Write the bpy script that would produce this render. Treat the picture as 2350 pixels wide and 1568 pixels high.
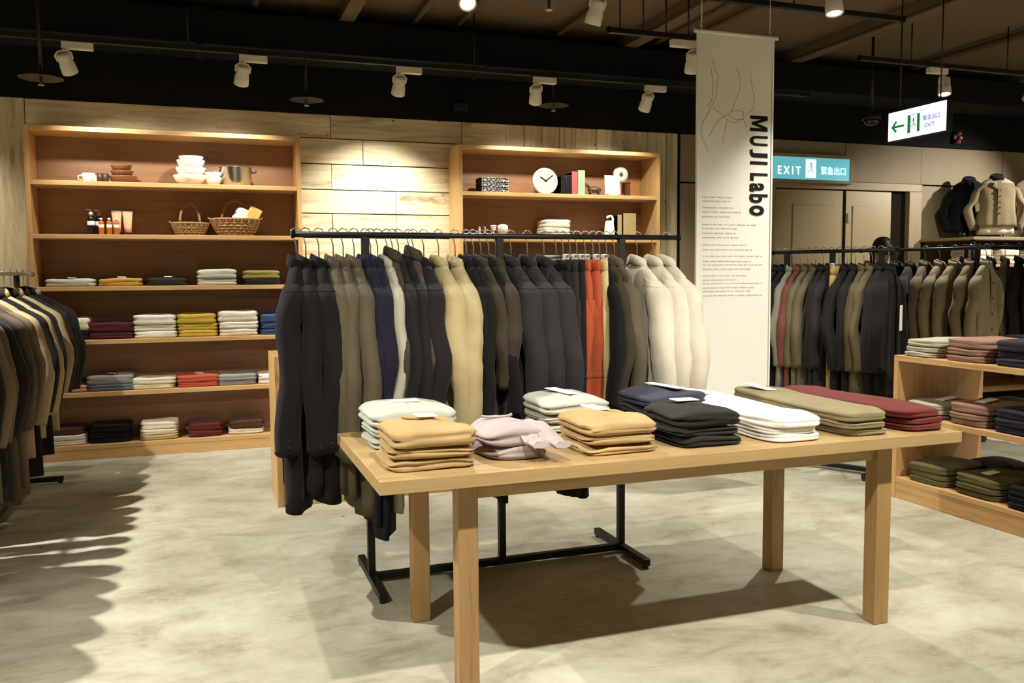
import bpy, math, random
from mathutils import Vector, Matrix, noise, Quaternion

S = bpy.context.scene
COL = S.collection
for o in list(bpy.data.objects):
    bpy.data.objects.remove(o, do_unlink=True)
PI = math.pi

# ------------------------------------------------------------------ camera
F_PX, PITCH, YAW, ROLL, EYE = 1982.5, 0.0752, 0.3414, -0.0075, 1.36
fwd = Vector((math.sin(YAW)*math.cos(PITCH), math.cos(YAW)*math.cos(PITCH), -math.sin(PITCH)))
r0 = Vector((math.cos(YAW), -math.sin(YAW), 0)); u0 = r0.cross(fwd)
rgt = r0*math.cos(ROLL) + u0*math.sin(ROLL); upv = -r0*math.sin(ROLL) + u0*math.cos(ROLL)
cd = bpy.data.cameras.new('camera'); cam = bpy.data.objects.new('camera', cd); COL.objects.link(cam)
cd.sensor_fit = 'HORIZONTAL'; cd.sensor_width = 36.0; cd.lens = 36.0*F_PX/2350.0
cd.clip_start = 0.05; cd.clip_end = 60
m = Matrix.Identity(4)
for i in range(3):
    m[i][0] = rgt[i]; m[i][1] = upv[i]; m[i][2] = -fwd[i]
m[2][3] = EYE
cam.matrix_world = m
S.camera = cam

def at(u, v, axis, val):
    """world point seen at photo pixel (u, v) on the plane axis = val"""
    d = fwd + rgt*((u-1175.0)/F_PX) + upv*((784.0-v)/F_PX)
    o = Vector((0, 0, EYE)); k = 'xyz'.index(axis)
    return o + d*((val-o[k])/d[k])

# ------------------------------------------------------------------ world, exposure
w = bpy.data.worlds.new('world'); S.world = w; w.use_nodes = True
w.node_tree.nodes['Background'].inputs[0].default_value = (0.9, 0.85, 0.75, 1)
w.node_tree.nodes['Background'].inputs[1].default_value = 0.03
S.view_settings.view_transform = 'Standard'
try: S.view_settings.look = 'None'
except Exception: pass
S.view_settings.gamma = 1.0
S.view_settings.use_curve_mapping = False
S.view_settings.exposure = 0.04
LAMP_COL = (1.0, 0.97, 0.885)
POWER = 1.0

# ------------------------------------------------------------------ materials
def lin(c):
    return c/12.92 if c <= 0.04045 else ((c+0.055)/1.055)**2.4
def hx(s, k=1.0):
    s = s.lstrip('#')
    return tuple(min(1, lin(int(s[i:i+2], 16)/255.0)*k) for i in (0, 2, 4)) + (1.0,)

class NT:
    def __init__(self, name):
        self.m = bpy.data.materials.new(name); self.m.use_nodes = True
        self.t = self.m.node_tree; self.n = self.t.nodes; self.b = self.n['Principled BSDF']
    def add(self, typ, **kw):
        nd = self.n.new(typ)
        for k, v in kw.items():
            if k.startswith('i_'):
                nm = k[2:]
                for s in nd.inputs:
                    if s.name.replace(' ', '_') == nm: s.default_value = v; break
            else: setattr(nd, k, v)
        return nd
    def link(self, a, ao, b, bi):
        self.t.links.new(a.outputs[ao], b.inputs[bi])
    def coords(self, scale, rand=False):
        tc = self.add('ShaderNodeTexCoord'); mp = self.add('ShaderNodeMapping')
        mp.inputs['Scale'].default_value = scale
        if rand:
            oi = self.add('ShaderNodeObjectInfo'); mu = self.add('ShaderNodeVectorMath', operation='SCALE')
            cb = self.add('ShaderNodeCombineXYZ')
            for k in range(3): self.link(oi, 'Random', cb, k)
            self.link(cb, 0, mu, 0); mu.inputs['Scale'].default_value = 37.0
            ad = self.add('ShaderNodeVectorMath', operation='ADD')
            self.link(tc, 'Object', ad, 0); self.link(mu, 0, ad, 1); self.link(ad, 0, mp, 0)
        else:
            self.link(tc, 'Object', mp, 0)
        return mp
    def ramp(self, stops):
        r = self.add('ShaderNodeValToRGB'); e = r.color_ramp.elements
        while len(e) < len(stops): e.new(0.5)
        for el, (p, c) in zip(e, stops): el.position = p; el.color = c
        return r
    def bump(self, src, out, strength, dist=0.01):
        bp = self.add('ShaderNodeBump'); bp.inputs['Strength'].default_value = strength; bp.inputs['Distance'].default_value = dist
        self.link(src, out, bp, 'Height'); self.link(bp, 0, self.b, 'Normal')

def oak(name, axis, light='#c39b66', dark='#a67b48', rough=0.42):
    t = NT(name); sc = [14, 14, 14]; sc['xyz'.index(axis)] = 0.9
    mp = t.coords(sc, True)
    n1 = t.add('ShaderNodeTexNoise', i_Scale=2.2, i_Detail=6.0, i_Roughness=0.6, i_Distortion=0.4); t.link(mp, 0, n1, 0)
    n2 = t.add('ShaderNodeTexNoise', i_Scale=9.0, i_Detail=3.0, i_Roughness=0.7); t.link(mp, 0, n2, 0)
    mx = t.add('ShaderNodeMath', operation='MULTIPLY_ADD'); t.link(n2, 0, mx, 0); mx.inputs[1].default_value = 0.35; t.link(n1, 0, mx, 2)
    r = t.ramp([(0.42, hx(dark)), (0.62, hx(light)), (0.9, hx(light, 1.12))]); t.link(mx, 0, r, 0)
    t.link(r, 0, t.b, 'Base Color'); t.b.inputs['Roughness'].default_value = rough
    t.bump(mx, 0, 0.08, 0.004)
    return t.m

def weathered(name, axis):
    t = NT(name); sc = [9, 9, 9]; sc['xyz'.index(axis)] = 0.8
    mp = t.coords(sc, True)
    n1 = t.add('ShaderNodeTexNoise', i_Scale=2.0, i_Detail=8.0, i_Roughness=0.65, i_Distortion=0.6); t.link(mp, 0, n1, 0)
    r = t.ramp([(0.28, hx('#75654d')), (0.40, hx('#b4a485')), (0.55, hx('#cdbd99')), (0.75, hx('#dccdab'))]); t.link(n1, 0, r, 0)
    sc2 = [2.6, 2.6, 2.6]; sc2['xyz'.index(axis)] = 0.9
    mp2 = t.coords(sc2, True)
    n2 = t.add('ShaderNodeTexNoise', i_Scale=1.6, i_Detail=5.0, i_Roughness=0.7); t.link(mp2, 0, n2, 0)
    r2 = t.ramp([(0.60, (1, 1, 1, 1)), (0.70, hx('#b59a7c')), (0.80, hx('#7b6048'))]); t.link(n2, 0, r2, 0)
    mp3 = t.coords((1, 1, 1), True)
    vo = t.add('ShaderNodeTexVoronoi', i_Scale=4.5); t.link(mp3, 0, vo, 0)
    r3 = t.ramp([(0.035, hx('#3a2b1c')), (0.075, (1, 1, 1, 1))]); t.link(vo, 0, r3, 0)
    oi = t.add('ShaderNodeObjectInfo'); hv = t.add('ShaderNodeHueSaturation'); mr = t.add('ShaderNodeMapRange')
    t.link(oi, 'Random', mr, 0); mr.inputs[3].default_value = 0.9; mr.inputs[4].default_value = 1.22; t.link(mr, 0, hv, 'Value')
    a = t.add('ShaderNodeMixRGB', blend_type='MULTIPLY'); a.inputs[0].default_value = 1; t.link(r, 0, a, 1); t.link(r2, 0, a, 2)
    b = t.add('ShaderNodeMixRGB', blend_type='MULTIPLY'); b.inputs[0].default_value = 0.9; t.link(a, 0, b, 1); t.link(r3, 0, b, 2)
    t.link(b, 0, hv, 'Color'); t.link(hv, 0, t.b, 'Base Color'); t.b.inputs['Roughness'].default_value = 0.8
    t.bump(n1, 0, 0.25, 0.004)
    return t.m

def concrete():
    t = NT('polished_concrete')
    mp = t.coords((1.0, 1.0, 1.0))
    n1 = t.add('ShaderNodeTexNoise', i_Scale=1.3, i_Detail=9.0, i_Roughness=0.68, i_Distortion=0.5); t.link(mp, 0, n1, 0)
    r = t.ramp([(0.28, hx('#958f7c')), (0.45, hx('#afaa96')), (0.58, hx('#bdb9a6')), (0.8, hx('#c7c3b2'))]); t.link(n1, 0, r, 0)
    mp2 = t.coords((1.0, 1.9, 1.0))
    n2 = t.add('ShaderNodeTexNoise', i_Scale=2.6, i_Detail=8.0, i_Roughness=0.74, i_Distortion=0.5); t.link(mp2, 0, n2, 0)
    r2 = t.ramp([(0.34, hx('#9a9382')), (0.47, hx('#e2dfd4')), (0.6, (1, 1, 1, 1))]); t.link(n2, 0, r2, 0)
    a = t.add('ShaderNodeMixRGB', blend_type='MULTIPLY'); a.inputs[0].default_value = 0.55; t.link(r, 0, a, 1); t.link(r2, 0, a, 2)
    vo = t.add('ShaderNodeTexVoronoi', i_Scale=1.9); t.link(mp, 0, vo, 0)
    r3 = t.ramp([(0.012, hx('#4c4030')), (0.03, (1, 1, 1, 1))]); t.link(vo, 0, r3, 0)
    b = t.add('ShaderNodeMixRGB', blend_type='MULTIPLY'); b.inputs[0].default_value = 0.8; t.link(a, 0, b, 1); t.link(r3, 0, b, 2)
    t.link(b, 0, t.b, 'Base Color')
    rr = t.ramp([(0.3, (.62,)*3+(1,)), (0.7, (.42,)*3+(1,))]); t.link(n1, 0, rr, 0); t.link(rr, 0, t.b, 'Roughness')
    t.b.inputs['Specular IOR Level'].default_value = 0.35
    t.bump(n2, 0, 0.06, 0.004)
    return t.m

_mc = {}
def fabric(col, kind='knit'):
    key = ('fab', col, kind)
    if key in _mc: return _mc[key]
    t = NT('fabric_'+col.strip('#')+'_'+kind)
    mp = t.coords((1, 1, 1), True)
    big = t.add('ShaderNodeTexNoise', i_Scale=7.0, i_Detail=3.0, i_Roughness=0.6); t.link(mp, 0, big, 0)
    fine = t.add('ShaderNodeTexNoise', i_Scale={'wool': 160.0, 'knit': 240.0, 'woven': 320.0}[kind], i_Detail=2.0); t.link(mp, 0, fine, 0)
    mx = t.add('ShaderNodeMath', operation='MULTIPLY_ADD'); t.link(fine, 0, mx, 0)
    mx.inputs[1].default_value = {'wool': 0.7, 'knit': 0.4, 'woven': 0.25}[kind]; t.link(big, 0, mx, 2)
    r = t.ramp([(0.35, hx(col, 0.80)), (0.75, hx(col, 1.0)), (1.0, hx(col, 1.18))]); t.link(mx, 0, r, 0)
    t.link(r, 0, t.b, 'Base Color'); t.b.inputs['Roughness'].default_value = 0.92
    t.b.inputs['Sheen Weight'].default_value = 0.04; t.b.inputs['Sheen Roughness'].default_value = 0.5
    t.b.inputs['Specular IOR Level'].default_value = 0.15
    t.bump(mx, 0, 0.25, 0.004)
    _mc[key] = t.m
    return t.m
def plain(name, col, rough=0.5, metal=0.0, spec=0.5, var=0.06, scale=12.0):
    key = ('pl', name)
    if key in _mc: return _mc[key]
    t = NT(name); mp = t.coords((1, 1, 1))
    n = t.add('ShaderNodeTexNoise', i_Scale=scale, i_Detail=4.0); t.link(mp, 0, n, 0)
    r = t.ramp([(0.3, hx(col, 1-var)), (0.7, hx(col, 1+var))]); t.link(n, 0, r, 0); t.link(r, 0, t.b, 'Base Color')
    t.b.inputs['Roughness'].default_value = rough; t.b.inputs['Metallic'].default_value = metal
    t.b.inputs['Specular IOR Level'].default_value = spec
    _mc[key] = t.m
    return t.m
def emit(name, col, strength):
    t = NT(name); c = hx(col); t.b.inputs['Base Color'].default_value = c
    t.b.inputs['Emission Color'].default_value = c; t.b.inputs['Emission Strength'].default_value = strength
    return t.m
def wicker():
    t = NT('wicker'); mp = t.coords((1, 1, 1))
    wv = t.add('ShaderNodeTexWave', i_Scale=40.0, i_Distortion=3.0); wv.bands_direction = 'Z'; t.link(mp, 0, wv, 0)
    r = t.ramp([(0.2, hx('#6e4a22')), (0.8, hx('#c39a5c'))]); t.link(wv, 0, r, 0); t.link(r, 0, t.b, 'Base Color')
    t.b.inputs['Roughness'].default_value = 0.7; t.bump(wv, 0, 0.5, 0.004)
    return t.m
def patterned():
    t = NT('black_white_pattern'); mp = t.coords((1, 1, 1))
    n = t.add('ShaderNodeTexVoronoi', i_Scale=55.0); t.link(mp, 0, n, 0)
    r = t.ramp([(0.52, hx('#1a1a1c')), (0.6, hx('#a9a79d'))]); t.link(n, 0, r, 0); t.link(r, 0, t.b, 'Base Color')
    t.b.inputs['Roughness'].default_value = 0.6
    return t.m

M = dict(
    oak_x=oak('oak_grain_x', 'x'), oak_y=oak('oak_grain_y', 'y'), oak_z=oak('oak_grain_z', 'z'),
    walnut_x=oak('brown_panel_grain', 'x', '#90694a', '#785538', 0.4),
    table_x=oak('table_oak_x', 'x', '#ab8e60', '#917447'), table_z=oak('table_oak_z', 'z', '#9f7d4e', '#7a5a32'),
    plank_x=weathered('weathered_plank_x', 'x'), plank_z=weathered('weathered_plank_z', 'z'),
    floor=concrete(), black=plain('black_metal', '#0f0e0e', 0.45, 0.0, 0.4), blackmat=plain('black_paint', '#0d0b09', 0.8, 0, 0.2),
    ceil=plain('dark_ceiling_board', '#665440', 0.85, 0, 0.2), taupe=plain('taupe_panel', '#8d7c62', 0.6, 0, 0.3, 0.08, 2.0),
    palewall=plain('pale_wall', '#c4b8a0', 0.8, 0, 0.2, 0.05, 2.0),
    door=plain('beige_door', '#a4916c', 0.35, 0, 0.5, 0.05, 2.0), trim=plain('taupe_trim', '#93805f', 0.5),
    dark=plain('dark_gap', '#1a140d', 0.9, 0, 0.1), white=plain('white_enamel', '#d9d2c2', 0.4), steel=plain('steel', '#b9b4aa', 0.25, 1.0),
    hook=plain('hanger_wire', '#a8a298', 0.3, 0.8), pale_wood=plain('hanger_pale_wood', '#c3a87c', 0.5), plastic=plain('hanger_plastic', '#c9c4ba', 0.35),
    card=plain('white_card', '#efece2', 0.7, 0, 0.3, 0.02), ink=plain('black_ink', '#14100e', 0.8, 0, 0.2), greyink=plain('grey_ink', '#97927f', 0.9, 0, 0.1), paleink=plain('pale_ink', '#b2ad9c', 0.9, 0, 0.1),
    cloth=plain('banner_cloth', '#dedbd0', 0.85, 0, 0.2, 0.02, 3.0), ceramic=plain('white_ceramic', '#e8e3d6', 0.25), lens=emit('lamp_lens', '#ffe9c4', 30.0),
    brownwood=plain('turned_wood', '#8a5a34', 0.45), darkwood=plain('dark_wood', '#4a2c1a', 0.5), wicker=wicker(), pattern=patterned(),
    amber=plain('amber_plastic', '#b8622a', 0.3), blackplastic=plain('black_plastic', '#111013', 0.3), tube=plain('cream_tube', '#dcb58c', 0.35),
    clockface=plain('clock_face', '#b5b19d', 0.5), redcover=plain('red_cover', '#b24a48', 0.5), greencover=plain('green_cover', '#8fa079', 0.5),
    beigecover=plain('beige_cover', '#a08a5c', 0.6), yellowpack=plain('yellow_pack', '#d6b961', 0.5), skin=plain('skin', '#b78a68', 0.6), hair=plain('black_hair', '#0b0908', 0.5),
    red=plain('red_plastic', '#b03a36', 0.4), cardboard=plain('cardboard', '#b08a52', 0.7), inside=plain('garment_inside', '#161311', 0.95, 0, 0.1),
)

# ------------------------------------------------------------------ mesh helpers
class MB:
    def __init__(self): self.v = []; self.f = []
    def box(self, x0, x1, y0, y1, z0, z1):
        b = len(self.v)
        self.v += [(x, y, z) for z in (z0, z1) for y in (y0, y1) for x in (x0, x1)]
        self.f += [tuple(b+i for i in q) for q in ((0, 2, 3, 1), (4, 5, 7, 6), (0, 1, 5, 4), (2, 6, 7, 3), (0, 4, 6, 2), (1, 3, 7, 5))]
        return self
    def loft(self, rings, cap0=True, cap1=True):
        b = len(self.v); n = len(rings[0])
        for r in rings: self.v += [tuple(p) for p in r]
        for k in range(len(rings)-1):
            for i in range(n):
                j = (i+1) % n
                self.f.append((b+k*n+i, b+k*n+j, b+(k+1)*n+j, b+(k+1)*n+i))
        if cap0: self.f.append(tuple(b+i for i in reversed(range(n))))
        if cap1: self.f.append(tuple(b+(len(rings)-1)*n+i for i in range(n)))
        return self
    def tube(self, pts, r, n=8, closed=False):
        pts = [Vector(p) for p in pts]; rings = []; up = Vector((0, 0, 1)); prev = None
        for i, p in enumerate(pts):
            a = pts[max(0, i-1)]; c = pts[min(len(pts)-1, i+1)]; t = (c-a).normalized()
            if prev is None:
                s = t.cross(up)
                if s.length < 0.05: s = t.cross(Vector((1, 0, 0)))
                s.normalize()
            else:
                s = prev - t*prev.dot(t); s.normalize()
            prev = s; q = t.cross(s); rr = r[i] if isinstance(r, (list, tuple)) else r
            rings.append([p + s*(rr*math.cos(2*PI*k/n)) + q*(rr*math.sin(2*PI*k/n)) for k in range(n)])
        return self.loft(rings)
    def lathe(self, prof, n=24, c=(0, 0, 0)):
        return self.loft([[(c[0]+r*math.cos(2*PI*k/n), c[1]+r*math.sin(2*PI*k/n), c[2]+z) for k in range(n)] for r, z in prof])
    def build(self, name, mat, parent=None, smooth=False, bevel=0.0, loc=(0, 0, 0), rot=None):
        me = bpy.data.meshes.new(name); me.from_pydata(self.v, [], self.f); me.validate(); me.update()
        if smooth:
            for p in me.polygons: p.use_smooth = len(p.vertices) <= 4
        me.materials.append(mat)
        o = bpy.data.objects.new(name, me); COL.objects.link(o); o.location = loc
        if rot is not None:
            if isinstance(rot, Quaternion): o.rotation_mode = 'QUATERNION'; o.rotation_quaternion = rot
            else: o.rotation_euler = rot
        if parent is not None: o.parent = parent
        if bevel:
            md = o.modifiers.new('bevel', 'BEVEL'); md.width = bevel; md.segments = 2; md.limit_method = 'ANGLE'
        return o

def bx(name, mat, x0, x1, y0, y1, z0, z1, parent=None, bevel=0.003):
    return MB().box(x0, x1, y0, y1, z0, z1).build(name, mat, parent, bevel=bevel)
def tag(o, label, cat, group=None):
    o['label'] = label; o['category'] = cat
    if group: o['group'] = group
    return o
def struct(o):
    o['kind'] = 'structure'; return o
def thing(name, label, cat, loc=(0, 0, 0), rz=0.0, group=None):
    o = bpy.data.objects.new(name, None); COL.objects.link(o); o.location = loc; o.rotation_euler = (0, 0, rz); o.empty_display_size = 0.05
    return tag(o, label, cat, group)
def copy_tree(o, parent=None):
    c = o.copy(); COL.objects.link(c); c.parent = parent
    for ch in o.children: copy_tree(ch, c)
    return c
def smoothpath(pts, k=6):
    out = []; P = [Vector(p) for p in pts]; P = [P[0]*2-P[1]] + P + [P[-1]*2-P[-2]]
    for i in range(1, len(P)-2):
        for j in range(k):
            t = j/k; a, b, c, d = P[i-1:i+3]
            out.append(0.5*((2*b)+(c-a)*t+(2*a-5*b+4*c-d)*t*t+(3*b-a-3*c+d)*t**3))
    out.append(P[-2]); return out
ORD = ['first', 'second', 'third', 'fourth', 'fifth', 'sixth', 'seventh', 'eighth', 'ninth', 'tenth', 'eleventh', 'twelfth', 'thirteenth',
       'fourteenth', 'fifteenth', 'sixteenth', 'seventeenth', 'eighteenth', 'nineteenth', 'twentieth'] + \
      ['twenty-'+s for s in ('first', 'second', 'third', 'fourth', 'fifth', 'sixth', 'seventh', 'eighth', 'ninth')] + ['thirtieth'] + \
      ['thirty-'+s for s in ('first', 'second', 'third', 'fourth', 'fifth', 'sixth', 'seventh', 'eighth', 'ninth')] + ['fortieth'] + ['forty-'+s for s in ('first', 'second', 'third', 'fourth', 'fifth')]

def text_mesh(body, size, mat, parent, name, mtx, sx=1.0, bold=0.0, align='LEFT', depth=0.0008):
    cu = bpy.data.curves.new('lettering', 'FONT'); cu.body = body; cu.size = size; cu.offset = bold; cu.extrude = depth; cu.align_x = align; cu.resolution_u = 4
    tmp = bpy.data.objects.new('lettering_tmp', cu); COL.objects.link(tmp)
    bpy.context.view_layer.update()
    dg = bpy.context.evaluated_depsgraph_get()
    me = bpy.data.meshes.new_from_object(tmp.evaluated_get(dg))
    bpy.data.objects.remove(tmp, do_unlink=True)
    me.transform(mtx @ Matrix.Diagonal((sx, 1, 1, 1)))
    me.materials.clear(); me.materials.append(mat)
    o = bpy.data.objects.new(name, me); COL.objects.link(o); o.parent = parent
    return o

# ------------------------------------------------------------------ room shell
WY = 7.50      # back wall face
WT = 2.735     # top of panelling
CZ = 3.42      # ceiling
struct(bx('floor', M['floor'], -5, 11, -4, 9.2, -0.1, 0, bevel=0))
struct(bx('ceiling', M['ceil'], -5, 11, -4, 9.2, CZ, CZ+0.1, bevel=0))
wb = struct(bx('wall_back', M['dark'], -5, 11, WY+0.03, WY+0.2, 0, WT, bevel=0))
struct(bx('trim_1', M['blackmat'], -5, 11, WY-0.03, WY+0.2, WT, CZ, bevel=0.004))
struct(bx('wall_left', M['palewall'], -5.1, -5, -4, 9.2, 0, CZ, bevel=0))
struct(bx('wall_right', M['palewall'], 11, 11.1, -4, 9.2, 0, CZ, bevel=0))
struct(bx('wall_front', M['palewall'], -5, 11, -4.1, -4, 0, CZ, bevel=0))
rnd = random.Random(3)
# horizontal planks (between and above the bookcases)
edges = [0.0, .21, .42, .63, .845, 1.06, 1.275, 1.49, 1.70, 1.905, 2.106, 2.321, 2.536, WT]
for k in range(len(edges)-1):
    xs = [-1.235] + sorted(rnd.sample([-.6, -.1, .35, .9, 1.05, 1.32, 1.6, 1.86, 2.2], 2)) + [2.62]
    for a, b in zip(xs, xs[1:]):
        d = rnd.uniform(0, .012)
        bx('plank', M['plank_x'], a+.002, b-.002, WY-d, WY+.03, edges[k]+.004, edges[k+1]-.004, wb, 0.003)
x = 2.62
while x < 4.38:
    wd = rnd.uniform(.15, .21); b = min(4.40, x+wd)
    zz = [0, rnd.uniform(.9, 1.9), WT] if rnd.random() < .6 else [0, WT]
    for a_, b_ in zip(zz, zz[1:]):
        bx('plank', M['plank_z'], x+.002, b-.002, WY-rnd.uniform(0, .012), WY+.03, a_+.002, b_-.002, wb, 0.003)
    x = b
for a, b in ((-1.55, -1.237), (-1.95, -1.552), (-2.4, -1.952), (-2.9, -2.402), (-3.4, -2.902), (-4.0, -3.402), (-4.5, -4.002), (-5.0, -4.502)):
    bx('plank', M['plank_z'], a, b, WY-.006, WY+.03, 0.002, WT-.002, wb, 0.003)
# taupe panels right of the planks
px = [4.41, 5.42, 5.5]
for a, b, z0, z1 in ((4.41, 5.40, 0, 2.26), (4.41, 5.40, 2.275, WT-.002), (5.405, 6.4, 2.33, WT-.002), (6.405, 7.42, 2.33, WT-.002), (7.42, 8.6, 2.33, WT-.002),
                     (7.42, 8.6, 0, 2.315), (8.605, 9.8, 0, 2.315), (8.605, 9.8, 2.33, WT-.002), (9.805, 11, 0, WT-.002)):
    bx('wall_panel', M['taupe'], a, b, WY-.004, WY+.03, z0, z1, wb, 0.004)
# door
d1 = struct(bx('door_1', M['door'], 5.52, 6.385, WY-.005, WY+.028, 0.01, 2.235, bevel=0.004))
bx('door_panel', M['door'], 5.74, 6.28, WY-.017, WY-.004, .15, 2.08, d1, 0.008)
bx('hinge_strip', M['dark'], 6.387, 6.41, WY-.02, WY+.03, 0.01, 2.235, d1, 0.002)
MB().tube([(6.33, WY-.02, .95), (6.33, WY-.06, .95), (6.33, WY-.06, 1.25), (6.33, WY-.02, 1.25)], .01).build('handle', M['steel'], d1, True)
d2 = struct(bx('door_2', M['door'], 6.412, 7.02, WY-.008, WY+.028, 0.01, 2.235, bevel=0.004))
bx('door_panel', M['door'], 6.50, 6.80, WY-.02, WY-.007, .15, 2.08, d2, 0.008)
bx('latch', M['steel'], 6.43, 6.46, WY-.025, WY-.008, 1.9, 2.0, d2, 0.002)
fr = struct(bx('trim_2', M['trim'], 5.405, 7.415, WY-.035, WY+.03, 2.245, 2.325, bevel=0.004))
bx('frame_post', M['trim'], 7.245, 7.415, WY-.035, WY+.03, 0, 2.244, fr, 0.004)
bx('frame_post', M['trim'], 5.405, 5.515, WY-.035, WY+.03, 0, 2.244, fr, 0.004)
struct(bx('trim_3', M['blackmat'], 4.385, 4.412, WY-.02, WY+.03, 0, WT, bevel=0.002))

# ceiling beams, pipes, tracks
for i, (xx, wd, nm) in enumerate(((-0.78, .06, 0), (-.35, .03, 1), (.42, .05, 1), (1.09, .07, 0), (1.63, .05, 1), (1.98, .04, 1), (2.84, .05, 1), (3.5, .08, 0), (3.75, .04, 1), (3.98, .05, 1), (5.2, .08, 0), (6.6, .06, 1), (8.0, .08, 0), (-2.2, .06, 0), (-3.6, .06, 1))):
    words = ['far left', 'second', 'third', 'fourth', 'fifth']
    if nm == 0:
        o = bx('ceiling_beam', M['ceil'], xx-wd/2, xx+wd/2, -3.9, WY-.05, CZ-.10, CZ-.001, bevel=0.004)
        bx('flange', M['ceil'], xx-wd/2-.02, xx+wd/2+.02, -3.9, WY-.05, CZ-.115, CZ-.101, o, 0.002)
        tag(o, 'dark steel ceiling beam, number %s counting beams and pipes from the left' % ORD[sorted([-0.78, -.35, .42, 1.09, 1.63, 1.98, 2.84, 3.5, 3.75, 3.98, 5.2, 6.6, 8.0, -2.2, -3.6]).index(xx)], 'beam', 'ceiling beams')
    else:
        o = MB().tube([(xx, -3.9, CZ-.05), (xx, WY-.05, CZ-.05)], wd/2, 10).build('ceiling_pipe', M['ceil'], None, True)
        for yy in (1.5, 3.5, 5.5): bx('pipe_clip', M['ceil'], xx-.03, xx+.03, yy, yy+.03, CZ-.08, CZ-.001, o, 0.002)
        tag(o, 'thin dark ceiling pipe, number %s counting beams and pipes from the left' % ORD[sorted([-0.78, -.35, .42, 1.09, 1.63, 1.98, 2.84, 3.5, 3.75, 3.98, 5.2, 6.6, 8.0, -2.2, -3.6]).index(xx)], 'pipe', 'ceiling pipes')
o = bx('ceiling_duct', M['blackmat'], -5, 10.9, 6.75, 7.2, 3.05, 3.3, bevel=0.01)
for xx in (-3, 0, 2.2, 4.6, 7): bx('duct_collar', M['blackmat'], xx, xx+.05, 6.74, 7.21, 3.04, 3.31, o, 0.003)
for xx in (-2, 1.1, 3.4, 6): bx('duct_hanger', M['blackmat'], xx, xx+.02, 6.95, 6.97, 3.3, CZ, o, 0.002)
tag(o, 'long black air duct running along the wall above the spotlights', 'duct')

def light_track(name_label, x0, x1, y, z):
    t = thing('light_track', name_label, 'track', (0, y, z), 0, 'black light tracks')
    MB().box(x0, x1, -.018, .018, 0, .035).build('rail', M['black'], t, bevel=0.003)
    for k in range(4):
        xx = x0 + (x1-x0)*(k+.5)/4
        MB().tube([(xx, 0, .035), (xx, 0, CZ-z)], .006, 6).build('suspension_rod', M['black'], t, True)
    for xx in (x0, x1): bx('end_cap', M['blackmat'], xx-.01, xx+.01, -.02, .02, -.002, .037, t, 0.002)
    return t

def track_spot(label, base, target, power, angle=38, blend=0.9, side=1, group='white track spotlights', rad=.03, along='x'):
    """base = underside of the track at the lamp's pivot"""
    base = Vector(base); t = thing('track_spotlight', label, 'spotlight', base, 0 if along == 'x' else PI/2, group)
    s = side
    MB().box(min(-.02*s, .175*s), max(-.02*s, .175*s), -.024, .024, -.052, -.002).build('adapter', M['white'], t, bevel=0.006)
    MB().tube([(0, 0, -.05), (0, 0, -.085)], .012, 10).build('swivel', M['white'], t, True)
    loc_t = Matrix.Rotation(-t.rotation_euler.z, 3, 'Z') @ (Vector(target)-base-Vector((0, 0, -.12)))
    q = Vector((0, 0, -1)).rotation_difference(loc_t.normalized())
    hd = MB().lathe([(.030, .05), (.042, .045), (.046, .03), (.046, -.02), (.050, -.03), (.052, -.09), (.046, -.095), (.040, -.08)], 20).build('lamp_head', M['white'], t, True, loc=(0, 0, -.125), rot=q)
    MB().lathe([(.045, -.086), (.0449, -.083)], 20).build('lens', M['lens'], hd)
    MB().tube([(-.048, 0, .0), (-.052, 0, .04), (-.03, 0, .062), (0, 0, .066), (.03, 0, .062), (.052, 0, .04), (.048, 0, .0)], .006, 6).build('yoke', M['white'], hd, True)
    ld = bpy.data.lights.new('spot_beam', 'SPOT'); ld.energy = power*POWER; ld.color = LAMP_COL; ld.spot_size = math.radians(angle); ld.spot_blend = blend; ld.shadow_soft_size = rad
    lo = bpy.data.objects.new('spot_beam', ld); COL.objects.link(lo); lo.parent = hd; lo.location = (0, 0, -.115)
    return t

ZT, YT = 2.96, 6.60     # wall-washing track
light_track('black light track in front of the bookcases carrying the row of spotlights', -3.2, 5.2, YT, ZT)
for i, (xx, tx, tz, pw, an) in enumerate(((-1.85, -2.1, 1.9, 90, 96), (-.83, -.45, 1.65, 78, 100), (.31, .15, 1.65, 78, 100), (1.45, 1.42, 1.6, 250, 92), (2.565, 2.75, 1.65, 85, 100), (3.57, 3.5, 1.65, 75, 100))):
    lab = ['spotlight cut off at the left picture edge, on wall track', 'leftmost of the five white spotlights in full view on wall track', 'second of the five white spotlights on wall track',
           'middle of the five white spotlights on wall track', 'fourth of the five white spotlights on wall track', 'rightmost of the five wall track spotlights, next to the banner'][i]
    track_spot(lab, (xx, YT, ZT), (tx, WY-.15, tz), pw, an)
# track over the middle aisle
ZM = 3.09
light_track('black light track above the central clothes rail', -2.6, 4.6, 4.85, ZM)
track_spot('lit spotlight at top centre, lens facing the viewer', (1.46, 4.85, ZM), (1.2, 2.6, .3), 150, 60)
track_spot('dark-lensed spotlight at the top edge right of centre', (2.28, 4.85, ZM), (1.9, 6.0, .2), 330, 70, side=-1)
track_spot('spotlight left of the left clothes rack, outside the picture', (-1.66, 4.85, ZM), (-.4, 4.6, 0), 640, 120)
track_spot('spotlight over the left clothes rack, outside the picture top', (-2.35, 4.85, ZM), (-2.2, 5.6, 0), 110, 90)
track_spot('spotlight tilted right at the top edge, right of the banner cords', (3.52, 4.25, ZM), (3.4, 3.8, .3), 230, 90)
light_track('short black light track above the right end of the table', 3.1, 4.3, 4.25, ZM)
track_spot('spotlight half hidden behind the left edge of banner', (3.25, 5.35, 2.98), (3.7, 6.6, .3), 200, 90, side=-1)
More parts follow.
